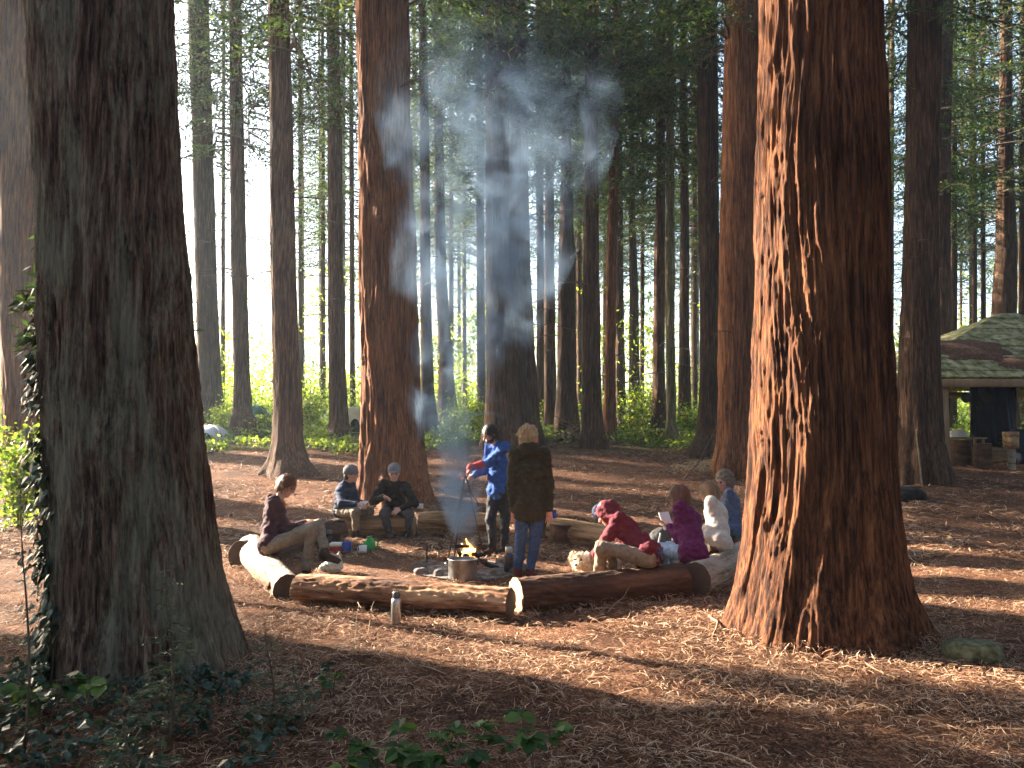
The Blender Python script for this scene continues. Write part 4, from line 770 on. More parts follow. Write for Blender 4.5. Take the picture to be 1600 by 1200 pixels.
# ------------------------------------------------------------------ things lying about the ring
def flask(label, px, py, d, r, h, mat='steel', lid='steel_dark', handle=False, name='steel_flask', cat='flask', z=None):
    p = at(px, py, d); x, y = p[0], d; z0 = gz(x, y) if z is None else z; root = thing(name, (x, y, z0), label, cat); mb = MB(); mb.lathe([(r * .9, 0), (r, .01), (r, h * .68), (r * .93, h * .74), (r * .72, h * .8)], (x, y, z0), 28); mb.build('flask_body', M[mat], root)
    mb = MB(); mb.lathe([(r * .72, h * .8), (r * .74, h * .81), (r * .74, h * .97), (r * .66, h)], (x, y, z0), 24); mb.build('lid', M[lid], root)
    if handle:
        mb = MB(); a = np.linspace(0, math.pi, 9); mb.tube(np.stack([x + r * .7 * np.cos(a), 0 * a + y, z0 + h * .95 + r * .7 * np.sin(a)], -1), .005, 6); mb.build('handle', M['steel_dark'], root)
    return root
flask('brushed steel vacuum flask standing before the long reddish log', 619, 957, 7.42, .045, .275)
flask('slim steel flask standing before the tan log near the man in the dark cap', 656, 838, 12.75, .045, .28)
flask('tall dark steel flask with a bail handle beside the boots of the blond woman', 795, 886, 9.95, .06, .33, 'steel_dark', 'steel', True)
flask('dark water bottle standing by the boots of the woman writing', 515, 845, 11.6, .05, .26, 'black', 'steel_dark')
def mug(label, x, y, z0, r, h, mat, name='mug'):
    root = thing(name, (x, y, z0), label, 'mug'); mb = MB(); mb.lathe([(r * .9, 0), (r, .008), (r, h), (r * .92, h), (r * .9, .02)], (x, y, z0), 24); mb.build('mug_body', M[mat], root); mb = MB(); a = np.linspace(-1.4, 1.4, 9); mb.tube(np.stack([x - r - .022 * np.cos(a), y + 0 * a, z0 + h * .52 + h * .33 * np.sin(a)], -1), .005, 6); mb.build('handle', M[mat], root); return root
p = at(657, 798, 13.1); mug('steel mug standing on the end of the tan log at the back', p[0], 13.1, gz(p[0], 13.1) + .305, .045, .075, 'steel')
M['blue_p'] = noisy('blue plastic', [(.3, (.02, .04, .22)), (.7, (.03, .07, .33))], 5, rough=.4, bump=.02); M['white_p'] = noisy('white plastic', [(.3, (.6, .6, .58)), (.7, (.78, .78, .76))], 9, rough=.4, bump=.03); M['red_p'] = noisy('red plastic', [(.3, (.3, .02, .02)), (.7, (.42, .05, .04))], 9, rough=.4, bump=.03)
M['green_p'] = noisy('green plastic', [(.3, (.02, .25, .06)), (.7, (.05, .42, .12))], 9, rough=.4, bump=.03)
x, y = at(531, 850, 11.4)[0], 11.4; z0 = gz(x, y); root = thing('food_box', (x, y, z0), 'blue and red food tub with a white lid on the ground by the water bottle', 'food tub')
mb = MB(); mb.box((x - .05, y, z0 + .045), (.16, .15, .09), bev=.015); mb.build('tub', M['red_p'], root); mb = MB(); mb.box((x - .05, y, z0 + .115), (.165, .155, .05), bev=.012); mb.build('lid', M['white_p'], root); mb = MB(); mb.box((x + .095, y + .01, z0 + .075), (.11, .15, .15), bev=.015); mb.build('side_box', M['blue_p'], root)
x, y = at(577, 857, 11.6)[0], 11.6; z0 = gz(x, y); root = thing('water_jug', (x, y, z0), 'bright green plastic jug with a handle on the ground near the two men in caps', 'jug')
mb = MB(); mb.lathe([(.07, 0), (.08, .015), (.08, .11), (.065, .14), (.035, .165), (.03, .19), (.036, .2)], (x, y, z0), 26); mb.build('jug_body', M['green_p'], root); mb = MB(); a = np.linspace(-1.5, 1.5, 11); mb.tube(np.stack([x + .07 + .05 * np.cos(a), y + 0 * a, z0 + .1 + .065 * np.sin(a)], -1), .011, 8); mb.build('handle', M['green_p'], root)
mug('white cup on the ground beside the green jug', at(567, 857, 11.45)[0], 11.45, gz(at(567, 857, 11.45)[0], 11.45), .055, .1, 'white_p', 'cup')
# ------------------------------------------------------------------ bags, rock, brushwood
M['backpack'] = noisy('dark grey rucksack cloth', [(.3, (.018, .017, .018)), (.7, (.05, .047, .047))], 30, rough=.75, bump=.3)
M['navy_cloth'] = noisy('blue rucksack cloth', [(.3, (.004, .007, .03)), (.7, (.008, .015, .05))], 30, rough=.7, bump=.3)
M['grey_cloth'] = noisy('light grey webbing', [(.3, (.2, .2, .21)), (.7, (.36, .36, .37))], 30, rough=.8, bump=.3)
M['bag_white'] = noisy('crumpled pale plastic bag', [(.3, (.38, .42, .36)), (.7, (.62, .66, .58))], 14, rough=.4, bump=.5)
def rucksack(label, c, L, Wd, H, mat, tilt=0.0, straps='grey_cloth'):
    root = thing('rucksack', c, label, 'rucksack'); c = np.asarray(c, float); B = basis((math.sin(tilt), 0, math.cos(tilt)), (1, 0, -tilt)); up = B[2]; x = B[0]
    solid('bag', [ell(c + up * H * .42, (L * .5, Wd * .5, H * .45), B), ell(c + up * H * .75, (L * .4, Wd * .42, H * .28), B), ell(c + up * H * .3 - np.array((0, Wd * .4, 0)), (L * .34, Wd * .25, H * .25), B)], mat, root, .01, .05, .012, .09)
    for sg in (-1, 1):
        mb = MB(); a = np.linspace(-.2, 2.6, 12); mb.tube(c + np.outer(np.cos(a) * H * .45 + H * .45, up) + np.outer(0 * a + sg * L * .18, x) + np.stack([0 * a, -Wd * .5 - .03 * np.sin(a), 0 * a], -1), .011, 6); mb.build('strap', M[straps], root)
    return root
p = at(489, 838, 11.9); rucksack('dark rucksack sagging on the ground behind the knees of the woman writing', (p[0], 11.9, gz(p[0], 11.9)), .48, .3, .36, 'backpack', .5)
p = at(1022, 838, 9.8); rucksack('black rucksack with grey straps standing between the burgundy hood and the purple fleece', (p[0], 9.8, gz(p[0], 9.8)), .42, .28, .55, 'backpack', .25)
p = at(941, 806, 11.9); rucksack('small blue bag on the back right log beside the burgundy hood', (p[0], 12.25, gz(p[0], 12.25) + .33), .22, .16, .22, 'navy_cloth', 0, 'navy_cloth')
p = at(519, 888, 10.0); c = np.array((p[0], 10.0, gz(p[0], 10.0))); root = thing('plastic_bag', c, 'crumpled pale plastic bag on the ground in front of the boots of the woman writing', 'plastic bag')
solid('bag', [ell(c + (0, 0, .06), (.12, .09, .08)), ell(c + (.06, 0, .12), (.05, .05, .09)), ell(c + (-.09, 0, .05), (.06, .06, .04))], 'bag_white', root, .008, .04, .022, .05, ridged=True)
mb = MB(); mb.tube([c + (.05, 0, .17), c + (.08, 0, .24), c + (.11, .01, .2)], .008, 6); mb.build('handle', M['bag_white'], root)
PP, HH = [], []      # needles banked up against the logs and the feet of the two giants
for ax_, ay_, bx_, by_, r_ in LOGS:
    n_ = 900; t_ = rng.random(n_); sd_ = np.where(rng.random(n_) < .5, 1, -1); dx_, dy_ = bx_ - ax_, by_ - ay_; l_ = math.hypot(dx_, dy_); o_ = r_ * .75 + np.abs(rng.normal(0, .10, n_)); PP.append(np.stack([ax_ + dx_ * t_ - dy_ / l_ * o_ * sd_, ay_ + dy_ * t_ + dx_ / l_ * o_ * sd_], -1)); HH.append(.085 * np.exp(-(o_ - r_ * .75) / .09))
for tp_, r_ in (((T1P[0][1], T1P[0][2]), .60), ((T23P[0][1], T23P[0][2]), .78)):
    n_ = 3600; a_ = rng.uniform(0, 6.28, n_); o_ = r_ * .95 + np.abs(rng.normal(0, .2, n_)); PP.append(np.stack([tp_[0] + np.cos(a_) * o_, tp_[1] + np.sin(a_) * o_], -1)); HH.append(.11 * np.exp(-(o_ - r_ * .95) / .12))
PP = np.concatenate(PP); HH = np.concatenate(HH); zz_ = ground(PP[:, 0], PP[:, 1]) + HH * rng.uniform(.3, 1.1, len(HH)) + .012; mb = MB()
mb.add(*strips(np.stack([PP[:, 0], PP[:, 1], zz_], -1), rng.uniform(.05, .13, len(HH)), rng.uniform(.003, .008, len(HH)), rng.uniform(0, 6.28, len(HH)), rng.normal(0, .4, len(HH)), rng.normal(0, .12, len(HH)), rng.uniform(0, .12, len(HH))))
tag(mb.build('litter_bank', M['litter'], smooth=False), 'dry needles banked against the logs and the feet of the two big trunks', 'leaf litter', kind='stuff')
M['rock_moss'] = noisy('mossy grey rock', [(.36, (.05, .05, .027)), (.5, (.11, .11, .055)), (.64, (.2, .185, .115))], 14, rough=.9, bump=.5)
p = on_ground(1532, 1040); stone('flat mossy grey green rock right of the massive red redwood foot', p[0], p[1] + .1, .20, .14, .085, 4.4, 'rock_moss', 'rock', rz=-.35, cat='rock', sink=.12)
p = on_ground(1420, 782); stone('low dark rounded earth covered stump before the shelter tree', p[0], p[1] + .1, .36, .26, .17, 8.1, 'char', 'old_stump', cat='stump', sink=.3)
p = on_ground(870, 690); 
M['drytwig'] = noisy('weathered twig', [(.3, (.10, .07, .045)), (.7, (.30, .22, .14))], 24, rough=.9)
M['straw'] = noisy('dry pale twigs', [(.3, (.22, .16, .09)), (.7, (.5, .4, .26))], 20, rough=.9)
def brush(label, px, py, d, w, h, n, mat, seed, name='brushwood_pile', th=.006):
    g = np.random.default_rng(seed); p = at(px, py, d); x, y = p[0], d; z0 = gz(x, y); root = thing(name, (x, y, z0), label, 'brushwood'); mb = MB()
    for k in range(n):
        c = np.array((x + g.normal(0, w * .3), y + g.normal(0, w * .25), z0 + abs(g.normal(0, h * .35)))); a = g.uniform(0, 6.28); L = g.uniform(.2, .6) * w; s = np.linspace(-1, 1, 6)
        dv = np.array((math.cos(a), math.sin(a) * .8, g.uniform(-.1, .7))); pts = c + dv * s[:, None] * L * .5 + np.stack([.06 * np.sin(s * 3 + k), .05 * np.cos(s * 2 + k), .05 * (1 - s * s)], -1); pts[:, 2] = np.maximum(pts[:, 2], z0 - .02); mb.tube(pts, np.linspace(1, .4, 6) * th * g.uniform(.5, 1.6), 5)
    mb.build('twigs', M[mat], root); return root
brush('tangle of dead branches heaped at the foot of a medium trunk behind the blond woman', 872, 668, 24.3, 2.4, .9, 70, 'twig', 1, th=.014)
brush('pile of pale dry twigs in the sun before the root of the grey brown trunk', 1098, 741, 18.6, 1.1, .35, 90, 'straw', 2)
def stick(label, pts, r, mat='twig', name='fallen_stick', cat='stick', grp=None):
    mb = MB(); pts = np.array(pts, float); t = np.linspace(0, 1, len(pts)); tt = np.linspace(0, 1, 14); q = np.stack([np.interp(tt, t, pts[:, j]) for j in range(3)], -1); q += .012 * np.stack([noise(np.stack([tt * 4, 0 * tt + pts[0, 0] * 3, 0 * tt + j], -1)) for j in range(3)], -1); mb.tube(q, np.linspace(r, r * .45, 14), 6); return tag(mb.build(name, M[mat], None, True, tuple(pts[0])), label, cat, grp)
def gp(px, py, h=.02): p = on_ground(px, py); return (p[0], p[1], gz(p[0], p[1]) + h)
stick('long bare stick leaning up from the pale dry twig pile', [gp(1068, 752), tuple(at(1092, 722, 18.2)), tuple(at(1126, 655, 18.0))], .022)
stick('thin bent bare stem standing against the tree in front of the shelter', [gp(1441, 762), tuple(at(1436, 715, 16.6)), tuple(at(1431, 672, 16.7))], .02, 'straw', 'bare_stem', 'stem')
for lab, a, b, c, r in (('pale forked stick on the sunny ground by the foot of the massive red redwood', (1108, 968, .03), (1122, 985, .06), (1112, 1003, .02), .014), ('thin pale twig upright before the dark barked log', (948, 962, .02), (975, 948, .1), (988, 940, .2), .006), ('thin curved twig before the long reddish log', (556, 952, .1), (563, 962, .07), (578, 966, .02), .006), ('thin twig standing bent right of the steel flask at the reddish log', (574, 1000, .02), (580, 972, .08), (585, 957, .12), .004),
        ('long thin twig lying on the shaded floor in the right foreground', (1270, 1060, .03), (1320, 1090, .03), (1345, 1115, .02), .003), ('pale curved twig on the dark floor right of the massive red redwood', (1416, 868, .03), (1424, 880, .05), (1437, 886, .02), .012), ('twig lying on the sunny floor in front of the dark barked log', (990, 985, .03), (1035, 992, .03), (1068, 985, .04), .007), ('thin stalks rising from the floor right of the grey trunk foot', (548, 1045, .02), (556, 1010, .1), (560, 985, .22), .004), ('longest bare twig lying in the bottom right corner', (1420, 1130, .03), (1500, 1150, .03), (1570, 1180, .02), .003), ('short twig on the shaded floor in the bottom centre', (930, 1110, .03), (980, 1120, .03), (1010, 1135, .02), .005)):
    stick(lab, [gp(*a), gp(*b), gp(*c)], r, 'drytwig')
x, y = at(667, 876, 10.4)[0], 10.4; stick('upright dark iron stake at the left of the fire', [(x, y, gz(x, y) - .02), (x, y, gz(x, y) + .15), (x + .004, y, gz(x, y) + .3)], .017, 'iron', 'iron_stake', 'stake')
x, y = at(775, 878, 10.3)[0], 10.3; root = stick('thin looped iron skewer stuck upright right of the fire', [(x, y, gz(x, y) - .02), (x, y, gz(x, y) + .1), (x + .005, y, gz(x, y) + .24)], .006, 'iron', 'iron_skewer', 'skewer')
# ------------------------------------------------------------------ tents among the far trunks
M['tent_white'] = noisy('white grey tent fly', [(.3, (.5, .52, .58)), (.7, (.7, .72, .78))], 3, rough=.6, bump=.2); M['tent_green'] = noisy('teal green tent fly', [(.3, (.02, .10, .08)), (.7, (.04, .17, .13))], 3, rough=.6, bump=.2); M['tent_yellow'] = noisy('pale yellow tent fly', [(.3, (.5, .45, .26)), (.7, (.68, .62, .4))], 3, rough=.6, bump=.2); M['dark_open'] = noisy('dark tent mesh', [(.3, (.01, .02, .02)), (.7, (.03, .045, .04))], 10, rough=.9)
def tent(label, px, py, d, w, h, dp, mat, ridge=0.0):
    p = at(px, py, d); x, y = p[0], d; z0 = gz(x, y) - .03; root = thing('tent', (x, y, z0), label, 'tent'); n, m = 40, 12; th = np.arange(n) * 2 * math.pi / n; V = []
    for k in range(m):
        t = k / (m - 1); q = math.cos(t * math.pi / 2) ** .8 if k < m - 1 else .02; zz = h * math.sin(t * math.pi / 2) ** (1.15 if ridge == 0 else .8); e = np.abs(np.cos(th)) ** .8 * np.sign(np.cos(th)), np.abs(np.sin(th)) ** .8 * np.sign(np.sin(th)); V.append(np.stack([x + w / 2 * (q * (1 - ridge) + ridge * q) * e[0] + ridge * .0, y + dp / 2 * q * e[1], np.full(n, z0 + zz * (1 - .06 * np.cos(4 * th) * math.sin(t * 3.1)))], -1))
    V = np.concatenate(V); I = np.arange(n * m).reshape(m, n); J = np.roll(I, -1, 1); mb = MB(); mb.add(V, np.stack([I[:-1], J[:-1], J[1:], I[1:]], -1).reshape(-1, 4)); mb.build('fly', M[mat], root)
    for s in (-1, 1):
        mb = MB(); a = np.linspace(0, math.pi, 14); mb.tube(np.stack([x + w * .5 * np.cos(a) , y + s * dp * .47 * np.cos(a), z0 + h * 1.015 * np.sin(a) ** .9], -1), .012, 6); mb.build('pole', M['steel_dark'], root)
    mb = MB(); a = np.linspace(0, math.pi, 9); fx = np.concatenate([np.cos(a) * w * .2]); fz2 = np.sin(a) * h * .5; yy = y - dp / 2 * np.sqrt(np.clip(1 - (fz2 / h) ** 2, .05, 1)) - .03; V = np.concatenate([np.stack([x + w * .08 + fx, yy, z0 + .03 + fz2], -1), [(x + w * .08, y - dp / 2 - .03, z0 + .03)]]); mb.add(V, tris=[(i, i + 1, 9) for i in range(8)]); mb.build('door', M['dark_open'], root)
tent('low white tent at the far left between the grey redwood and the leaning trunk', 326, 656, 24.5, 1.25, .5, 1.3, 'tent_white'); tent('small teal green dome tent behind the slim trunk', 401, 640, 28.5, 1.0, .75, 1.2, 'tent_green'); tent('pale yellow rounded tent left of the thick orange redwood', 556, 648, 27, .95, .85, 1.1, 'tent_yellow'); tent('small grey tent far off in the smoke left of the hazy blue trunk', 684, 632, 30, .7, .75, 1.0, 'tent_white')
# ------------------------------------------------------------------ open shelter on the right
M['roof'] = noisy('mossy roof boards', [(.36, (.08, .08, .03)), (.48, (.21, .20, .085)), (.56, (.31, .28, .15)), (.68, (.48, .42, .3))], 5, (1, 1, 1), rough=.9, bump=.4); M['leafmat'] = noisy('brown needle drift on roof', [(.3, (.05, .025, .015)), (.6, (.16, .085, .05)), (.8, (.3, .18, .11))], 16, rough=.95, bump=.9)
M['timber'] = noisy('pale sawn timber', [(.3, (.22, .14, .075)), (.7, (.4, .28, .17))], 6, (1, 1, .15), rough=.8); M['tarp'] = noisy('dark blue tarpaulin', [(.3, (.012, .015, .03)), (.7, (.03, .035, .06))], 4, rough=.6, bump=.3)
sh0 = at(1392, 590, 19.5); ez = float(at(1500, 590, 19.5)[2]); x0 = sh0[0]; x1 = x0 + 6.2; y0, y1 = 19.5, 25.5; apz = float(at(1565, 490, 22.5)[2]); sh = thing('open_shelter', ((x0 + x1) / 2, (y0 + y1) / 2, gz((x0 + x1) / 2, 22)), 'open sided timber shelter with a mossy hipped board roof at the right edge', 'shelter')
r0 = np.array((at(1562, 490, 22.5)[0], 22.5, apz)); r1 = np.array((x1 - (r0[0] - x0), 22.5, apz)); 
if r1[0] < r0[0] + .5: r1[0] = r0[0] + .5
def slope(a, b, c, d, n=9, name='roof_slope'):
    """boards overlapping up the slope a-b (eave) to d-c (ridge)"""
    a, b, c, d = [np.asarray(v, float) for v in (a, b, c, d)]; mb = MB(); nrm = np.cross(b - a, d - a); nrm /= np.linalg.norm(nrm); nrm *= np.sign(nrm[2])
    for k in range(n):
        t0, t1 = k / n, (k + 1.15) / n; t1 = min(t1, 1); q = [a + (d - a) * t0, b + (c - b) * t0, b + (c - b) * t1, a + (d - a) * t1]; lift = [.028 + .008 * math.sin(k * 2.7), .028 + .008 * math.sin(k * 1.9), .012, .012]; top = [v + nrm * l for v, l in zip(q, lift)]; bot = [v + nrm * (l - .035) for v, l in zip(q, lift)]
        mb.add(np.array(top + bot), quads=[(0, 1, 2, 3), (7, 6, 5, 4), (0, 4, 5, 1), (1, 5, 6, 2), (2, 6, 7, 3), (3, 7, 4, 0)])
    mb.build(name, M['roof'], sh, False)
A, B_, C_, D_ = np.array((x0, y0, ez)), np.array((x1, y0, ez)), np.array((x1, y1, ez)), np.array((x0, y1, ez))
slope(A, B_, r1, r0, 11); slope(D_, A, r0, r0 + (0, .01, 0), 11); slope(B_, C_, r1 + (0, .01, 0), r1, 11); slope(C_, D_, r0, r1, 11)
for (a, b) in ((A, B_), (D_, A), (B_, C_), (C_, D_)):
    mb = MB(); dv = b - a; L = np.linalg.norm(dv); ang = math.atan2(dv[1], dv[0]); mb.box((a + b) / 2 - (0, 0, .13), (L - .16, .09, .19), Matrix.Rotation(ang, 3, 'Z'), .008); mb.build('eave_beam', M['timber'], sh)
for px_, yy in ((at(1480, 700, 19.55)[0], 19.62), (x0 + .15, 19.62), (x1 - .2, 19.62), (x0 + .15, y1 - .15), (x1 - .2, y1 - .15)):
    mb = MB(); zg = gz(px_, yy); mb.box((px_, yy, (zg - .05 + ez - .225) / 2), (.15, .15, ez - .225 - zg + .05), None, .01); mb.build('post', M['timber'], sh)
def drift(c, sx, sy, seed):   # needles lying on the front slope
    n = 40; u = np.linspace(-1, 1, n); U, Vv = np.meshgrid(u, u); rr = np.hypot(U, Vv) * (1 + .35 * noise(np.stack([U.ravel() * 2.4 + seed, Vv.ravel() * 2.4, 0 * U.ravel()], -1)).reshape(U.shape)); hh = .07 * np.clip(1 - rr ** 2, -.5, 1); e = (r0 - A); ev = np.array((0, r0[1] - A[1], r0[2] - A[2])); ev /= np.linalg.norm(ev); nn = np.array((0, -ev[2], ev[1])); P = c + U[..., None] * sx * np.array((1, 0, 0)) + Vv[..., None] * sy * ev + (hh + .035)[..., None] * nn
    I = np.arange(n * n).reshape(n, n); mb = MB(); mb.add(P.reshape(-1, 3), np.stack([I[:-1, :-1], I[:-1, 1:], I[1:, 1:], I[1:, :-1]], -1).reshape(-1, 4)); mb.build('needle_drift', M['leafmat'], sh)
def on_roof(px, py):
    for Yv in np.arange(y0, 22.5, .02):
        p = at(px, py, Yv)
        if p[2] <= ez + (apz - ez) * (Yv - y0) / (22.5 - y0): return p
    return p
drift(on_roof(1515, 548), .95, .55, 1.0); drift(on_roof(1592, 570), .55, .32, 5.0)
c = at(1552, 650, 23.5); u = np.linspace(-.68, .68, 60); vv = np.linspace(-.95, .88, 30); U, Vv = np.meshgrid(u, vv); I = np.arange(U.size).reshape(U.shape)
PP = np.stack([c[0] + U, 23.5 + .07 * np.sin(U * 13 + .6 * np.sin(Vv * 3)) + .03 * np.sin(U * 31 + Vv * 2), c[2] + Vv + .05 * np.sin(U * 5) * (Vv < -.5)], -1).reshape(-1, 3)
mb = MB(); mb.add(PP, np.stack([I[:-1, :-1], I[:-1, 1:], I[1:, 1:], I[1:, :-1]], -1).reshape(-1, 4)); mb.build('back_tarpaulin', M['tarp'], sh)
for px_, py_, r_ in ((1508, 622, .13), (1524, 628, .10), (1540, 620, .15)):
    c = at(px_, py_, 21.5); pn_ = thing('frying_pan', c, {1508: 'dark pan hanging under the shelter roof nearest the timber post', 1524: 'smallest dark pan, hanging in the middle under the shelter roof', 1540: 'largest dark pan, hanging under the shelter roof before the tarpaulin'}[px_], 'pan', 'pans hanging under the shelter roof')
    mb = MB(); mb.lathe([(r_ * .8, 0), (r_, .04), (r_ * .95, .04), (r_ * .78, .008)], c, 26, Matrix.Rotation(R(90), 3, 'X')); mb.build('pan_body', M['iron'], pn_)
    mb = MB(); mb.tube([c + (0, 0, r_ * .95), c + (0, 0, r_ + .2)], .011, 6); mb.build('handle', M['iron'], pn_); mb = MB(); mb.tube([c + (0, 0, r_ + .19), (c[0], c[1], min(c[2] + r_ + .6, ez + (apz - ez) * (21.5 - y0) / 3.0))], .004, 5); mb.build('hanging_cord', M['iron'], pn_)
bp_ = at(1600, 745, 20.3); br = thing('water_barrel', (bp_[0], 20.3, gz(bp_[0], 20.3)), 'dark blue plastic barrel under the shelter at the right edge of the photo', 'barrel'); mb = MB(); mb.lathe([(.24, 0), (.27, .06), (.29, .3), (.29, .55), (.27, .78), (.22, .84)], (bp_[0], 20.3, gz(bp_[0], 20.3)), 30); mb.build('barrel_body', M['tarp'], br)
for h_ in (.28, .57):
    mb = MB(); a = np.linspace(0, 6.283, 31); mb.tube(np.stack([bp_[0] + .29 * np.cos(a), 20.3 + .29 * np.sin(a), gz(bp_[0], 20.3) + h_ + 0 * a], -1), .014, 6); mb.build('hoop', M['iron'], br)
mb = MB(); c = at(1608, 700, 23.0); mb.box((c[0], 23.0, c[2] - .05), (.5, .05, .5), bev=.02); mb.build('red_tarpaulin', noisy('dark red tarpaulin', [(.3, (.06, .012, .012)), (.7, (.12, .03, .03))], 4, rough=.7), sh)
GR = 'log stools under the shelter roof'
stump('dark log stool under the shelter, left of the two by the timber post', 1503, 747, 30, 38, d=19.9); stump('dark log stool under the shelter, right neighbour of the one nearest the timber post', 1537, 752, 26, 38, d=19.4); r_, tp = stump('narrow pale block upright under the shelter, carrying a pale log round', 1582, 757, 11, 32, 'log_pale', d=19.2)
ro = thing('log_round', tp + (0, 0, .008), 'pale freshly cut log round balanced on the narrow upright block under the shelter', 'log'); mb = MB(); mb.lathe([(.16, 0), (.165, .1), (.175, .38)], tp + (0, 0, .008), 28); mb.build('bark', M['log_tan'], ro); mb = MB(); mb.lathe([(.175, 0), (.172, .012), (.02, .016)], tp + (0, 0, .388), 28); mb.build('cut_top', M['ring_pale'], ro)
tb = at(1505, 722, 21.2); tx, ty = tb[0], 21.2; tz = gz(tx, ty); tr = thing('camp_table', (tx, ty, tz), 'rough dark low table under the shelter carrying a white basin', 'table'); mb = MB(); mb.box((tx, ty, tz + .52), (1.0, .5, .05), bev=.008); mb.build('table_top', M['timber'], tr)
for sx_ in (-.42, .42):
    for sy_ in (-.19, .19):
        mb = MB(); mb.box((tx + sx_, ty + sy_, tz + .23), (.06, .06, .525), bev=.006); mb.build('leg', M['timber'], tr)
ba = thing('wash_basin', (tx - .12, ty, tz + .547), 'white upturned basin on the table under the shelter', 'basin'); mb = MB(); mb.lathe([(.26, 0), (.255, .03), (.2, .14), (.1, .19), (.02, .2)], (tx - .12, ty, tz + .547), 30); mb.build('bowl', M['white_p'], ba); mb = MB(); a = np.linspace(0, 6.283, 33); mb.tube(np.stack([tx - .12 + .265 * np.cos(a), ty + .265 * np.sin(a), tz + .553 + 0 * a], -1), .009, 6); mb.build('rim', M['white_p'], ba)
bx = at(1556, 722, 20.6); pl = thing('plank_stack', (bx[0], 20.6, gz(bx[0], 20.6)), 'small stack of pale boards under the shelter between the stool and the log round', 'planks')
for k in range(4):
    mb = MB(); mb.box((bx[0] + .02 * math.sin(k * 3), 20.6, gz(bx[0], 20.6) + .05 + .085 * k), (.62, .22, .075), Matrix.Rotation(.06 * math.sin(k * 2.2), 3, 'Z'), .006); mb.build('plank', M['timber'], pl)
# ------------------------------------------------------------------ people
def cloth(name, a, b, scale=22, bump=.35, rough=.85): return noisy(name, [(.3, a), (.7, b)], scale, rough=rough, bump=bump, spec=.15)
M['skin'] = noisy('skin', [(.3, (.42, .22, .155)), (.7, (.56, .33, .25))], 9, rough=.5, bump=.05); M['skin_pink'] = noisy('flushed skin', [(.3, (.5, .22, .17)), (.7, (.62, .34, .28))], 9, rough=.5, bump=.05)
def hairmat(name, a, b): return noisy(name, [(.3, a), (.5, tuple((x + y) / 2 for x, y in zip(a, b))), (.72, b)], 30, (1, 1, .25), rough=.5, bump=.8, bscale=60, spec=.4)
M['h_auburn'] = hairmat('auburn hair', (.07, .022, .01), (.22, .085, .035)); M['h_dark'] = hairmat('dark brown hair', (.012, .008, .006), (.04, .026, .018)); M['h_blond'] = hairmat('curly blond hair', (.24, .14, .06), (.6, .42, .22)); M['h_lbrown'] = hairmat('light brown hair', (.16, .085, .04), (.42, .26, .13)); M['h_grey'] = hairmat('grey brown hair', (.08, .06, .045), (.26, .2, .15)); M['h_red'] = hairmat('long red brown hair', (.07, .025, .015), (.24, .10, .055))
M['c_plum'] = cloth('plum brown jacket', (.03, .012, .018), (.07, .028, .036)); M['c_navy'] = cloth('navy down jacket', (.012, .016, .035), (.035, .045, .085)); M['c_black'] = cloth('black brown jacket', (.012, .010, .010), (.035, .028, .026)); M['c_blue'] = cloth('blue fleece', (.02, .06, .22), (.04, .11, .36)); M['c_olive'] = cloth('dark olive jacket', (.02, .016, .008), (.045, .036, .018)); M['c_burg'] = cloth('burgundy hoodie', (.085, .012, .02), (.15, .028, .04)); M['c_purple'] = cloth('purple fleece', (.075, .008, .05), (.15, .02, .10)); M['c_white'] = cloth('cream fleece', (.42, .37, .33), (.60, .54, .48)); M['c_slate'] = cloth('slate blue jacket', (.05, .07, .13), (.11, .14, .23))
M['t_khaki'] = cloth('khaki trousers', (.13, .105, .075), (.26, .215, .16)); M['t_dark'] = cloth('dark walking trousers', (.018, .02, .024), (.05, .052, .06)); M['t_jean'] = cloth('blue jeans', (.03, .06, .17), (.07, .12, .28)); M['t_ljean'] = cloth('light blue jeans', (.19, .27, .42), (.32, .41, .56)); M['t_char'] = cloth('charcoal trousers', (.04, .042, .055), (.09, .092, .11)); M['t_brown'] = cloth('brown trousers', (.08, .045, .03), (.16, .1, .07))
M['boot'] = cloth('dark leather boots', (.018, .012, .01), (.06, .04, .03), rough=.6); M['boot_red'] = cloth('red brown boots', (.07, .018, .02), (.16, .05, .05), rough=.6); M['scarf'] = cloth('rust orange scarf', (.2, .055, .025), (.36, .12, .06)); M['hat_grey'] = cloth('grey knitted hat', (.08, .08, .085), (.2, .2, .205), 40, .7); M['cap_grey'] = cloth('grey flat beanie', (.12, .12, .13), (.24, .24, .25), 40, .6); M['glove'] = cloth('red heat gauntlet', (.25, .015, .02), (.42, .04, .045), rough=.7); M['plaid'] = cloth('blue check shirt', (.01, .015, .06), (.12, .13, .22), 55); M['paper'] = noisy('paper', [(.3, (.68, .66, .62)), (.7, (.8, .79, .75))], 6, rough=.7, bump=.02); M['c_white'].node_tree.nodes['Principled BSDF'].inputs['Roughness'].default_value = .95
M['eye'] = noisy('dark eye', [(.4, (.02, .012, .01)), (.6, (.05, .03, .02))], 40, rough=.15, bump=0)
def un(v): v = np.asarray(v, float); return v / (np.linalg.norm(v) + 1e-12)
def joint(par, px, py, sg, L):
    Yv = par[1]
    for _ in range(6):
        q = at(px, py, Yv); h2 = (q[0] - par[0]) ** 2 + (q[2] - par[2]) ** 2; Yv = par[1] + sg * math.sqrt(max(0, L * L - h2))
    return at(px, py, Yv)
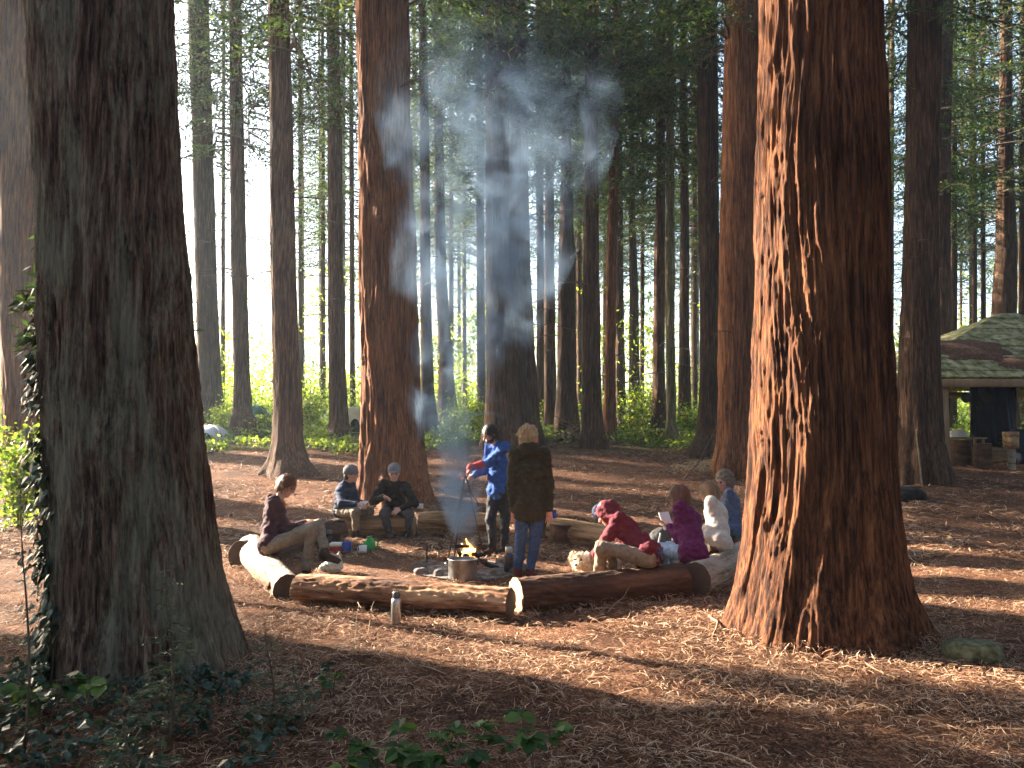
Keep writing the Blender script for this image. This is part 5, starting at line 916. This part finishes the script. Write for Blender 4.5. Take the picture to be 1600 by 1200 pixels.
def hand_prims(w, d, side, pn, s=1.0, curl=.7):
    """palm, four bent fingers of unequal length, and a thumb from the side of the palm"""
    d, side = un(d), un(np.asarray(side) - np.asarray(d) * (np.asarray(side) @ np.asarray(d))); pn = un(np.cross(d, side)) * np.sign(np.cross(d, side) @ np.asarray(pn) or 1)
    P = [ell(w + d * .048 * s, (.040 * s, .017 * s, .052 * s), basis(d, side), .012), cap(w - d * .03, w + d * .02, .026 * s, .026 * s, .012)]
    for i, L in enumerate((.066, .077, .072, .056)):
        b = w + d * .088 * s + side * (.030 - .0205 * i) * s; spread = side * (.12 - .08 * i); a = un(d + spread + pn * curl * .35); m = b + a * L * .52 * s; e = m + un(a + pn * curl) * L * .48 * s
        P += [cap(b - a * .015, m, .0092 * s, .0086 * s, .005), cap(m, e, .0086 * s, .0072 * s, .004)]
    b = w + d * .03 * s + side * .034 * s; m = b + un(side + d * .6 + pn * .3) * .036 * s; e = m + un(d + side * .25 + pn * .5) * .032 * s; P += [cap(b - side * .012, m, .0125 * s, .0105 * s, .007), cap(m, e, .0105 * s, .008 * s, .004)]
    return P
def strands(ho, loc, c, hup, lk, hair, n, longhair, curly, seed):
    """loose locks lying over the hair, a sub-part of it"""
    g = np.random.default_rng(seed); me = ho.data; V = np.zeros(len(me.vertices) * 3, np.float32); me.vertices.foreach_get('co', V); V = V.reshape(-1, 3) + loc; N = np.zeros(len(V) * 3, np.float32); me.vertices.foreach_get('normal', N); N = N.reshape(-1, 3)
    i = g.integers(0, len(V), n); P = V[i]; Nn = N[i]; q = P - c; tang = -np.array((0, 0, 1.)) - lk * .15 + g.normal(0, .25 if not curly else 1.0, (n, 3)); tang -= Nn * (tang * Nn).sum(1)[:, None]; tang /= np.linalg.norm(tang, axis=1)[:, None] + 1e-9
    S_ = np.cross(tang, Nn); L = g.uniform(.035, .075 if not longhair else .11, n)[:, None] * (.6 if curly else 1); w = g.uniform(.0012, .003, n)[:, None]; out = []
    for t, lift, ww in ((0, .001, .6), (.4, .007, 1), (.75, .008, .8), (1, .006 if not curly else .014, .2)):
        p = P + tang * L * t + Nn * lift - np.array((0, 0, 1.)) * L * .25 * t * t
        if curly: p = p + S_ * .010 * math.sin(t * 6)
        out += [p - S_ * w * ww, p + S_ * w * ww]
    VV = np.stack(out, 1).reshape(-1, 3); o = np.arange(n)[:, None] * 8; Q = np.concatenate([o + np.array([0, 1, 3, 2]) + 2 * k for k in range(3)])
    mb = MB(); mb.add(VV, Q); mb.build('loose_locks', M[hair], ho)
def person(label, d, J, face, look, top, legs, hair, boots='boot', hat=None, hood=None, skinm='skin', beard=False, scarf=None, longhair=0, curly=False, bun=False, hem=.0, gloves=(), snap=True, wid=1.0, bulk=1.0, shl=.172, extra=None, handpose=None, group=None, seatz=None, shirt=None, quilt=False, hemcut=False, wr=.015, seed=0.0):
    f = un((face[0], face[1], 0)); left = np.array((-f[1], f[0], 0)); up = np.array((0, 0, 1.))
    pel = at(*J['pelvis'][:2], d + (J['pelvis'][2] if len(J['pelvis']) > 2 else 0)); neck = joint(pel, J['neck'][0], J['neck'][1], J['neck'][2], .50); head = joint(neck, J['head'][0], J['head'][1], J['head'][2], .165)
    root = bpy.data.objects.new('person', None); ax = un(neck - pel); fl = un(f - ax * (f @ ax)); lt = np.cross(ax, fl); B = basis(ax, f)
    sL = neck - ax * .055 + lt * shl * wid; sR = neck - ax * .055 - lt * shl * wid; hL = pel + left * .092 * wid - up * .02; hR = pel - left * .092 * wid - up * .02
    W_ = {}
    for k, s0 in (('L', sL), ('R', sR)):
        a = J.get('arm' + k); 
        if a is None: e = s0 - ax * .27 + lt * (.05 if k == 'L' else -.05); w = e - ax * .1 + fl * .22
        else:
            e = joint(s0, *a[0], .29); w = joint(e, *a[1], .255)
        W_['e' + k] = e; W_['w' + k] = w
        l = J.get('leg' + k); h0 = hL if k == 'L' else hR; kn = joint(h0, *l[0], .43); an = joint(kn, *l[1], .42)
        if snap and not (len(l) > 2 and l[2] == 'air'): an[2] = gz(an[0], an[1]) + .085
        W_['k' + k] = kn; W_['a' + k] = an
    lk = un(look); hup = un(up * .9 + ax * .25 - lk * ((up * .9 + ax * .25) @ lk)); HB = basis(hup, lk); hl = HB[1]; c = head
    loc = np.array((pel[0], pel[1], gz(pel[0], pel[1]))); body = [
        ell(c + hup * .02 - lk * .012, (.096, .076, .102), HB), ell(c - hup * .05 + lk * .028, (.064, .058, .062), HB), ell(c - hup * .093 + lk * .062, (.022, .028, .02), HB, .03), cap(c + lk * .085 + hup * .022, c + lk * .112 - hup * .02, .009, .0145, .014), ell(c + lk * .078 + hup * .035, (.014, .05, .012), HB, .02), ell(c + lk * .086 - hup * .052, (.011, .026, .011), HB, .01), ell(c + lk * .055 - hup * .01 + hl * .05, (.03, .02, .03), HB, .03), ell(c + lk * .055 - hup * .01 - hl * .05, (.03, .02, .03), HB, .03),
        ell(c + hl * .078 - lk * .008 - hup * .002, (.022, .011, .032), HB, .008), ell(c - hl * .078 - lk * .008 - hup * .002, (.022, .011, .032), HB, .008),
        cut(ell(c + lk * .096 + hl * .033 + hup * .014, (.014, .017, .011), HB, .012)), cut(ell(c + lk * .096 - hl * .033 + hup * .014, (.014, .017, .011), HB, .012)),
        cap(neck - ax * .06, c - hup * .05 - lk * .02, .058, .05), ell(pel + ax * .36, (.09, .13, .14), B), ell(pel + ax * .16, (.085, .12, .16), B), ell(pel, (.09, .13, .09), B)]
    for k in 'LR':
        s0 = sL if k == 'L' else sR; h0 = hL if k == 'L' else hR; e, w, kn, an = W_['e' + k], W_['w' + k], W_['k' + k], W_['a' + k]
        body += [cap(neck - ax * .07, s0, .05, .045), cap(s0, e, .042, .036), cap(e, w, .036, .025), cap(h0, kn, .062, .046), cap(kn, an, .044, .03), cap(an - up * .035, an + fl * .0 + un((f[0], f[1], 0)) * .13 - up * .05, .03, .022)]
        hp = (handpose or {}).get(k); fd = un(w - e); hd, sd, pn = hp if hp else (un(fd + np.array((0, 0, -.25))), lt * (-1 if k == 'L' else 1) + fl * .3, (0, 0, -1))
        W_['h' + k] = (w, hd, sd, pn); body += hand_prims(w, hd, sd, pn)
    COL.objects.unlink(root) if root.name in COL.objects else None
    bpy.data.objects.remove(root)
    V, Q = skin(body, .0062, .022); me = make_mesh('person', V - loc, Q); o = link('person', me, M[skinm], None, loc); tag(o, label, 'person', group)
    for s in (-1, 1):
        mb = MB(); mb.lathe([(.0125 * math.sin(t), -.0125 * math.cos(t)) for t in np.linspace(.05, 3.09, 9)], c + lk * .081 + hl * .033 * s + hup * .013, 14); mb.build('eye', M['eye'], o)
    j = bulk; jk = [ell(pel + ax * .36, (.125 * j, .172 * j * wid, .17), B), ell(pel + ax * .16, (.122 * j, .155 * j * wid, .19), B), ell(pel - ax * (.0 + hem * .5), (.14 * j, .178 * j * wid, .115 + hem), B), cap(neck - ax * .02, neck + un(c - neck) * .035, .066, .062)]
    for k in 'LR':
        s0 = sL if k == 'L' else sR; e, w = W_['e' + k], W_['w' + k]; wj = w - un(w - e) * .02; jk += [cap(neck - ax * .05, s0, .062 * j, .066 * j), cap(s0, e, .064 * j, .055 * j), cap(e, wj, .056 * j, .043 * j)]
    jk.append(cut(cap(neck + un(c - neck) * .02, c, .052, .06, .01)))
    if hood == 'down': jk += [ell(neck - fl * .075 + ax * .01, (.055, .105, .075), B, .03), ell(neck - fl * .06 + ax * .055 + lt * .06, (.05, .045, .03), B, .03), ell(neck - fl * .06 + ax * .055 - lt * .06, (.05, .045, .03), B, .03)]
    if hood == 'up': jk += [ell(c - lk * .025 + hup * .01, (.125, .108, .135), HB, .03), cap(neck - ax * .02, c - lk * .03 - hup * .05, .085, .09), cut(ell(c + lk * .14 - hup * .03, (.085, .062, .09), HB, .02))]
    if hemcut: jk.append(cut(ell(pel - ax * (hem + .10 + .7), (.7, .7, .7), None, .012)))
    solid('jacket', jk, top, o, .0085, .035, wr if not quilt else .012, .085, (1, 1, 1.4) if not quilt else (.3, .3, 2.2), seed + 3.3, False)
    tr = [ell(pel - up * .015, (.108, .145 * wid, .105), basis(up, f))]
    for k in 'LR':
        h0 = hL if k == 'L' else hR; kn, an = W_['k' + k], W_['a' + k]; tr += [cap(h0, kn, .09 * wid, .067), cap(kn, an + un(kn - an) * .06, .066, .054)]
    solid('trousers', tr, legs, o, .0085, .03, .013, .075, (1, 1, 1), seed + 8.1)
    for k in 'LR':
        an = W_['a' + k]; fd = f.copy(); 
        tf = J.get('toe' + k); fd = un(tf) if tf is not None else fd
        mb = solid('boot', [cap(an + un(W_['k' + k] - an) * .1, an - up * .03, .048, .05), cap(an - fd * .03 - up * .045, an + fd * .15 - up * .052, .046, .036), ell(an + fd * .06 - up * .075, (.135, .048, .016), basis(up, fd), .01)], boots, o, .0075, .03, .004, .04)
    if hat is None or hat[1] == 'cap' or longhair or hat[1] == 'beanie':
        hr = []
        if hat is None: hr = [ell(c + hup * .035 - lk * .022, (.108, .092, .108), HB), ell(c - hup * .03 - lk * .055, (.065, .078, .08), HB), cut(ell(c + lk * .108 - hup * .045, (.07, .068, .10), HB, .02))]
        else: hr = [ell(c - hup * .035 - lk * .05, (.062, .074, .07), HB), cut(ell(c + lk * .1 - hup * .03, (.085, .08, .105), HB, .02))]
        if longhair:
            for a_ in np.linspace(-1.0, 1.0, 7): b0 = c - lk * .07 * math.cos(a_) + hl * .075 * math.sin(a_); hr.append(cap(b0, b0 - up * longhair - lk * .03 + hl * .02 * math.sin(a_), .042, .026))
        if bun: hr += [cap(c - lk * .1 + hup * .03, c - lk * .15 - up * .02, .022, .03), cap(c - lk * .15 - up * .02, c - lk * .15 - up * .15, .032, .014)]
        if curly: 
            g = np.random.default_rng(int(seed * 10) + 5)
            for q in range(70):
                v = un(g.normal(0, 1, 3)); 
                if v @ lk > .45: continue
                pnt = c + hup * .04 - lk * .02 + (HB.T @ (np.array((.105, .092, .105)) * (HB @ v)))
                if (pnt - c) @ hup < -.09: continue
                hr.append(ell(pnt, (.026, .026, .026), None, .01))
        ho = solid('hair', hr, hair, o, .0065, .018, .006, .02, (1, 1, .18) if not curly else (1, 1, 1), seed, False); (hat or hood == 'up') or strands(ho, loc, c, hup, lk, hair, 1500 if longhair else 900, longhair, curly, int(seed * 7))
    if hat:
        hm, kind = hat; hp = [ell(c + hup * .05 - lk * .015, (.115, .097, .102), HB), cut(ell(c - hup * .105 + lk * .02, (.17, .14, .125), HB, .01))]
        if kind == 'cap': hp.append(ell(c + hup * .045 + lk * .085, (.06, .07, .012), HB, .015))
        else: hp += [cap(c + hup * .03 + lk * .08 + hl * .045 * s, c + hup * .02 - lk * .08 + hl * .075 * s, .018, .02) for s in (-1, 1)]
        solid('hat', hp, hm, o, .0065, .02, .004, .02)
    if beard: solid('beard', [ell(c - hup * .062 + lk * .034, (.066, .061, .056), HB), cap(c - hup * .02 + hl * .068, c - hup * .06 + hl * .055, .014), cap(c - hup * .02 - hl * .068, c - hup * .06 - hl * .055, .014), cut(ell(c + lk * .1 - hup * .01, (.04, .05, .035), HB, .01))], hair, o, .006, .015, .004, .012)
    if scarf: solid('scarf', [cap(neck + lt * .05 + fl * .05, neck - lt * .05 + fl * .05, .035), cap(neck + lt * .06, neck + lt * .05 + fl * .05, .036), cap(neck - lt * .06, neck - lt * .05 + fl * .05, .036), cap(neck - lt * .05 - fl * .04, neck + lt * .05 - fl * .04, .03), cap(neck + fl * .08 - ax * .02, neck + fl * .1 - ax * .16, .032, .028)], scarf, o, .008, .03, .008, .04)
    for k in gloves:
        w, hd, sd, pn = W_['h' + k]; e = W_['e' + k]; gp_ = hand_prims(w, hd, sd, pn, 1.28, .9) + [cap(w + un(e - w) * .17, w, .062, .04, .02)]; solid('glove', gp_, 'glove', o, .0065, .012, .003, .03)
    if shirt: solid('shirt_tail', [ell(pel - fl * .085 - ax * .02 - up * .02, (.06, .155, .09), B)], shirt, o, .0085, .02, .01, .05)
    W_.update(head=c, neck=neck, pel=pel, f=f, left=left, obj=o); return W_
def sheet(label, c, n, x, w, h, name='paper_sheet', cat='paper', mat='paper', th=.004):
    Bm = basis(n, x); mb = MB(); mb.box((0, 0, 0), (w, h, th)); V = mb.V[0] @ Bm; m2 = MB(); m2.add(V + c, mb.Q[0]); o = m2.build(name, M[mat], None, False, tuple(c)); return tag(o, label, cat)
# the woman writing at the left
p1 = person('woman in a plum brown hooded jacket and rust scarf, sitting furthest left and writing', 9.5, dict(pelvis=(422, 850), neck=(432, 786, 1), head=(448, 760, 1), armR=((446, 832, -1), (474, 821, 1)), armL=((450, 826, 1), (480, 815, -1)), legR=((487, 828, -1), (478, 882, 1)), legL=((497, 821, 1), (508, 862, -1), 'air'), toeL=(.95, -.1, -.3)), (1, .12), (.85, -.25, -.5), 'c_plum', 't_khaki', 'h_auburn', hood='down', scarf='scarf', bulk=1.02, seed=1.0, hem=.03)
sheet('white writing paper on the lap of the woman in the plum brown jacket', (p1['wL'] + p1['wR']) / 2 + np.array((.06, 0, -.035)), (-.35, -.25, .9), (1, 0, .4), .21, .297)
p2 = person('man in a navy padded jacket and grey knitted hat, sitting in profile with a notepad', 12.75, dict(pelvis=(535, 796), neck=(540, 756, -1), head=(549, 741, 1), armR=((534, 788, -1), (558, 788, -1)), armL=((556, 786, 1), (566, 786, 1)), legR=((556, 800, -1), (556, 842, 1)), legL=((577, 799, -1), (580, 836, 1))), (.95, -.35), (.97, -.2, -.1), 'c_navy', 't_khaki', 'h_dark', hat=('hat_grey', 'beanie'), quilt=True, bulk=1.06, seed=2.0)
sheet('open white notepad on the knees of the man in the grey knitted hat', (p2['kL'] + p2['kR']) / 2 + np.array((-.06, 0, .095)), (-.15, -.3, .95), (1, -.3, .1), .2, .28, 'notepad', 'notepad', 'paper', .012)
p3 = person('man in a black brown jacket and grey cap, sitting facing the camera', 12.75, dict(pelvis=(617, 797), neck=(616, 754, -1), head=(616, 739, -1), armR=((584, 783, -1), (600, 777, -1)), armL=((648, 786, -1), (626, 794, -1)), legR=((600, 802, -1), (608, 840, 1)), legL=((640, 803, -1), (637, 838, 1))), (-.08, -1), (.1, -.95, -.28), 'c_black', 't_char', 'h_dark', hat=('cap_grey', 'cap'), bulk=1.1, seed=3.0)
p4 = person('bearded man in blue with red gauntlets, standing over the tripod', 11.25, dict(pelvis=(778, 764), neck=(777, 692, -1), head=(766, 679, -1), armL=((762, 724, -1), (734, 731, -1)), armR=((757, 735, -1), (740, 743, -1)), legR=((767, 812, -1), (770, 858, 1)), legL=((789, 813, 1), (788, 860, 1))), (-.75, -.62), (-.8, -.42, -.48), 'c_blue', 't_dark', 'h_dark', beard=True, gloves=('L',), hemcut=True, seed=4.0, hem=.04, handpose={'L': ((-.35, -.1, -.93), (.3, -.9, .1), (-.6, .2, .6)), 'R': ((-.8, -.2, -.35), (.1, .6, .6), (0, 0, -1))})
p5 = person('blond curly haired woman in a dark olive jacket, standing with her back to the camera', 9.4, dict(pelvis=(828, 790), neck=(828, 703, 1), head=(827, 685, 1), armL=((799, 757, 1), (803, 796, 1)), armR=((857, 757, 1), (858, 796, 1)), legL=((814, 845, 1), (809, 893, 1)), legR=((836, 845, 1), (828, 894, 1)), toeL=(-.25, .95, 0), toeR=(.3, .95, 0)), (.12, 1), (.80, .58, -.12), 'c_olive', 't_jean', 'h_blond', boots='boot_red', curly=True, hood='down', bulk=1.1, hem=.075, hemcut=True, seed=5.0, skinm='skin_pink', shl=.165)
mugp = p5['wR'] + np.array((.045, .03, -.10)); mm = mug('blue mug held low in the right hand of the blond woman', mugp[0], mugp[1], mugp[2], .04, .09, 'blue_p')
p6 = person('person in a burgundy hoodie, hood up, bending forward over the dog', 8.4, dict(pelvis=(1014, 868), neck=(966, 818, 1), head=(949, 803, -1), armL=((945, 848, -1), (930, 868, 1)), armR=((950, 842, 1), (936, 868, 1)), legL=((940, 855, -1), (934, 900, 1)), legR=((952, 856, 1), (958, 896, 1))), (-.93, .3), (-.8, .25, -.62), 'c_burg', 't_khaki', 'h_dark', hood='up', bulk=1.12, shirt='plaid', seed=6.0)
p7 = person('woman with long red brown hair, purple fleece and light jeans, sitting on a log', 8.95, dict(pelvis=(1082, 862), neck=(1072, 797, 1), head=(1061, 777, 1), armL=((1062, 842, -1), (1046, 822, 1)), armR=((1075, 840, 1), (1050, 822, 1)), legL=((1034, 858, 1), (1040, 902, 1)), legR=((1045, 856, 1), (1052, 900, 1))), (-.78, .6), (-.75, .55, -.4), 'c_purple', 't_ljean', 'h_red', longhair=.25, bulk=1.14, seed=7.0, hem=.06)
sheet('pale yellow notebook held up by the woman in the purple fleece', (p7['wL'] + p7['wR']) / 2 + np.array((-.05, .0, .06)), (.5, -.75, .45), (.8, .55, 0), .15, .21, 'notebook', 'notebook', noisy('pale yellow paper', [(.3, (.6, .56, .36)), (.7, (.74, .7, .5))], 6, rough=.7, bump=0) and 'paper', .012)
p8 = person('person with light brown hair in a cream fleece, sitting on the pale grey log', 9.7, dict(pelvis=(1124, 848), neck=(1117, 788, 1), head=(1107, 769, 1), armL=((1112, 826, -1), (1100, 842, -1)), armR=((1106, 826, 1), (1092, 838, 1)), legL=((1088, 858, 1), (1092, 896, 1)), legR=((1098, 852, 1), (1102, 890, 1))), (-.82, .52), (-.75, .62, -.2), 'c_white', 't_brown', 'h_lbrown', longhair=.17, wr=.007, bulk=1.1, seed=8.0, hem=.03)
p9 = person('woman with a grey brown ponytail in a slate blue jacket, sitting furthest right', 10.5, dict(pelvis=(1143, 832), neck=(1141, 773, 1), head=(1131, 753, -1), armL=((1138, 810, -1), (1122, 822, -1)), armR=((1128, 808, 1), (1112, 820, 1)), legL=((1110, 838, 1), (1112, 876, 1)), legR=((1116, 836, 1), (1120, 872, 1))), (-.85, .3), (-.82, -.5, -.2), 'c_slate', 't_char', 'h_grey', bun=True, curly=True, skinm='skin_pink', seed=9.0)
# ------------------------------------------------------------------ the dog
M['dog'] = noisy('cream and tan rough coat', [(.33, (.22, .12, .06)), (.43, (.5, .36, .22)), (.53, (.74, .64, .52)), (.8, (.8, .72, .6))], 7, rough=.9, bump=.9, bscale=70)
M['dog_tuft'] = leafmat('rough coat hairs', [(0, (.3, .18, .1)), (.4, (.58, .44, .3)), (1, (.82, .74, .62))], transl=.25, rough=.8, tcol=(1.1, 1, .9))
dh = at(907, 876, 8.75); dz = gz(dh[0], 8.75); DF = un((-.35, -.9, 0)); DLft = np.array((-DF[1], DF[0], 0)); bk = un((.8, .55, 0)); up = np.array((0, 0, 1.)); hc = dh; bw = hc + bk * .13 - up * .10; rump = hc + bk * .42; rump[2] = dz + .17; sh_ = hc + bk * .14; sh_[2] = dz + .22
HBd = basis(up, DF); dog = [ell(hc, (.088, .088, .084), HBd), cap(hc + DF * .06 - up * .022, hc + DF * .125 - up * .034, .045, .033), ell(hc + DF * .155 - up * .024, (.016, .018, .014), HBd, .008), cap(hc, sh_ + up * .02, .055, .075), cap(sh_, rump, .10, .095), ell(rump, (.10, .10, .11)), cap(rump + bk * .09 + up * .05, rump + bk * .15 + up * .18, .025, .012)]
for s in (-1, 1): dog += [ell(hc + DLft * .075 * s + up * .056 - DF * .01, (.024, .036, .038), HBd, .012), cap(hc + DLft * .08 * s + up * .058, hc + DLft * .1 * s + DF * .035 + up * .008, .025, .015, .012)]
for b0, dx in ((sh_, 0), (rump, 0)):
    for s in (-1, 1):
        q = b0 + np.array((-bk[1], bk[0], 0)) * .055 * s; q2 = q.copy(); q2[2] = dz + .035
        if b0 is rump: kn = (q + q2) / 2 - bk * .03 + up * .02; hk = (q + q2) / 2 + bk * .06 - up * .03; dog += [cap(q, kn, .06, .04), cap(kn, hk, .036, .024), cap(hk, q2, .022, .02), ell(q2 - bk * .02 - up * .015, (.034, .024, .02))]
        else: dog += [cap(q, (q + q2) / 2, .04, .026), cap((q + q2) / 2, q2, .026, .022), ell(q2 - bk * .015 - up * .015, (.032, .024, .02))]
V, Q = skin(dog, .006, .025); V = wrinkle(V, Q, .012, .028, (1, 1, .7), False, 2.2, 3); dl = np.array((hc[0], hc[1], dz)); do = link('dog', make_mesh('dog', V - dl, Q), M['dog'], None, dl); tag(do, 'small scruffy cream and tan dog looking out beside the burgundy hoodie', 'dog')
g = np.random.default_rng(4); N_ = vnormals(V, Q); ii = g.integers(0, len(V), 5200); A_ = V[ii]; dv = N_[ii] * .6 + g.normal(0, .35, (len(ii), 3)) - np.array((0, 0, .45)); dv /= np.linalg.norm(dv, axis=1)[:, None]; sv = np.cross(dv, N_[ii] + 1e-3); sv /= np.linalg.norm(sv, axis=1)[:, None] + 1e-9; L = g.uniform(.018, .04, len(ii))[:, None]
VV = np.stack([A_ - N_[ii] * .004 - sv * .0022, A_ - N_[ii] * .004 + sv * .0022, A_ + dv * L + sv * .0006, A_ + dv * L - sv * .0006], 1).reshape(-1, 3); mb = MB(); mb.add(VV, np.arange(len(VV)).reshape(-1, 4)); mb.build('shaggy_coat', M['dog_tuft'], do, False)
for s in (-1, 1):
    mb = MB(); mb.lathe([(.011 * math.sin(t), -.011 * math.cos(t)) for t in np.linspace(.05, 3.09, 9)], hc + DF * .083 + DLft * .034 * s + up * .02, 12); mb.build('eye', M['eye'], do)
mb = MB(); mb.lathe([(.015 * math.sin(t), -.012 * math.cos(t)) for t in np.linspace(.05, 3.09, 9)], hc + DF * .165 - up * .02, 12); mb.build('nose', M['black'], do)
# ------------------------------------------------------------------ smoke from the fire, and the air of the wood
def smoke():
    m = bpy.data.materials.new('wood smoke'); m.use_nodes = True; t = m.node_tree; ns = t.nodes; ln = t.links; ns.remove(ns['Principled BSDF'])
    tc = ns.new('ShaderNodeTexCoord'); sx = ns.new('ShaderNodeSeparateXYZ'); ln.new(tc.outputs['Object'], sx.inputs[0])
    def math_(op, a, b=None, c=None, clamp=False):
        n = ns.new('ShaderNodeMath'); n.operation = op; n.use_clamp = clamp
        for k, v in enumerate((a, b, c)):
            if v is None: continue
            if isinstance(v, (int, float)): n.inputs[k].default_value = v
            else: ln.new(v, n.inputs[k])
        return n.outputs[0]
    z = sx.outputs['Z']; x = sx.outputs['X']; y = sx.outputs['Y']
    n0 = ns.new('ShaderNodeTexNoise'); n0.inputs['Scale'].default_value = .75; n0.inputs['Detail'].default_value = 2; ln.new(tc.outputs['Object'], n0.inputs[0])
    wob = math_('MULTIPLY', math_('SUBTRACT', n0.outputs['Fac'], .5), math_('MULTIPLY', z, .8))
    ax = math_('ADD', math_('MULTIPLY', math_('SINE', math_('MULTIPLY', z, .9)), -.2), math_('ADD', math_('MULTIPLY', z, SM_LEAN), wob))
    rad = math_('MULTIPLY_ADD', z, .27, .13)
    r = math_('SQRT', math_('ADD', math_('POWER', math_('SUBTRACT', x, ax), 2), math_('POWER', y, 2))); f = math_('SUBTRACT', 1, math_('DIVIDE', r, rad), None, True)
    mp = ns.new('ShaderNodeMapping'); mp.inputs['Scale'].default_value = (1, 1, .8); mp.inputs['Location'].default_value = (.3, 1.7, .4); ln.new(tc.outputs['Object'], mp.inputs[0])
    n = ns.new('ShaderNodeTexNoise'); n.inputs['Scale'].default_value = 1.9; n.inputs['Detail'].default_value = 4; n.inputs['Distortion'].default_value = 1.4; ln.new(mp.outputs[0], n.inputs[0])
    low = math_('MULTIPLY', math_('SUBTRACT', 1.1, z, None, True), .09)
    nn = math_('MULTIPLY', math_('SUBTRACT', math_('ADD', n.outputs['Fac'], low), .455, None, True), 5.5)
    fade = math_('DIVIDE', SM_DENS, math_('MULTIPLY_ADD', z, .35, 1.2)); d = math_('MULTIPLY', math_('MULTIPLY', f, nn), fade)
    tp = math_('SUBTRACT', 1, math_('DIVIDE', z, SM_H), None, True); d = math_('MULTIPLY', d, math_('POWER', tp, .6))
    v = ns.new('ShaderNodeVolumePrincipled'); v.inputs['Color'].default_value = (.5, .72, 1, 1); v.inputs['Anisotropy'].default_value = .0; ln.new(d, v.inputs['Density']); ln.new(v.outputs[0], ns['Material Output'].inputs['Volume']); return m
SM_LEAN = .03; SM_DENS = 9; SM_H = 6.2
M['smoke'] = smoke(); c = np.array((FX - .02, FD, fz + .25)); mb = MB(); s = np.linspace(0, SM_H, 16)
pts = np.stack([c[0] - .2 * np.sin(.9 * s) + SM_LEAN * s, 0 * s + c[1], c[2] + s], -1); mb.tube(pts, np.minimum(.16 + .3 * s, .16 + .12 + .24 * s), 28); sm = mb.build('smoke_plume', M['smoke'], None, True, tuple(c)); tag(sm, 'blue white wood smoke rising from the campfire and drifting up', 'smoke', kind='stuff')
HAZE = .0011
if HAZE > 0:
    m = bpy.data.materials.new('woodland haze'); m.use_nodes = True; ns = m.node_tree.nodes; ns.remove(ns['Principled BSDF']); v = ns.new('ShaderNodeVolumePrincipled'); v.inputs['Density'].default_value = HAZE; v.inputs['Color'].default_value = (.72, .86, 1, 1); v.inputs['Anisotropy'].default_value = .5; m.node_tree.links.new(v.outputs[0], ns['Material Output'].inputs['Volume'])
    mb = MB(); mb.box((0, 40, 17.0), (170, 150, 40)); tag(mb.build('haze', m, smooth=False), 'thin pale haze hanging among the trunks', 'haze', kind='stuff')
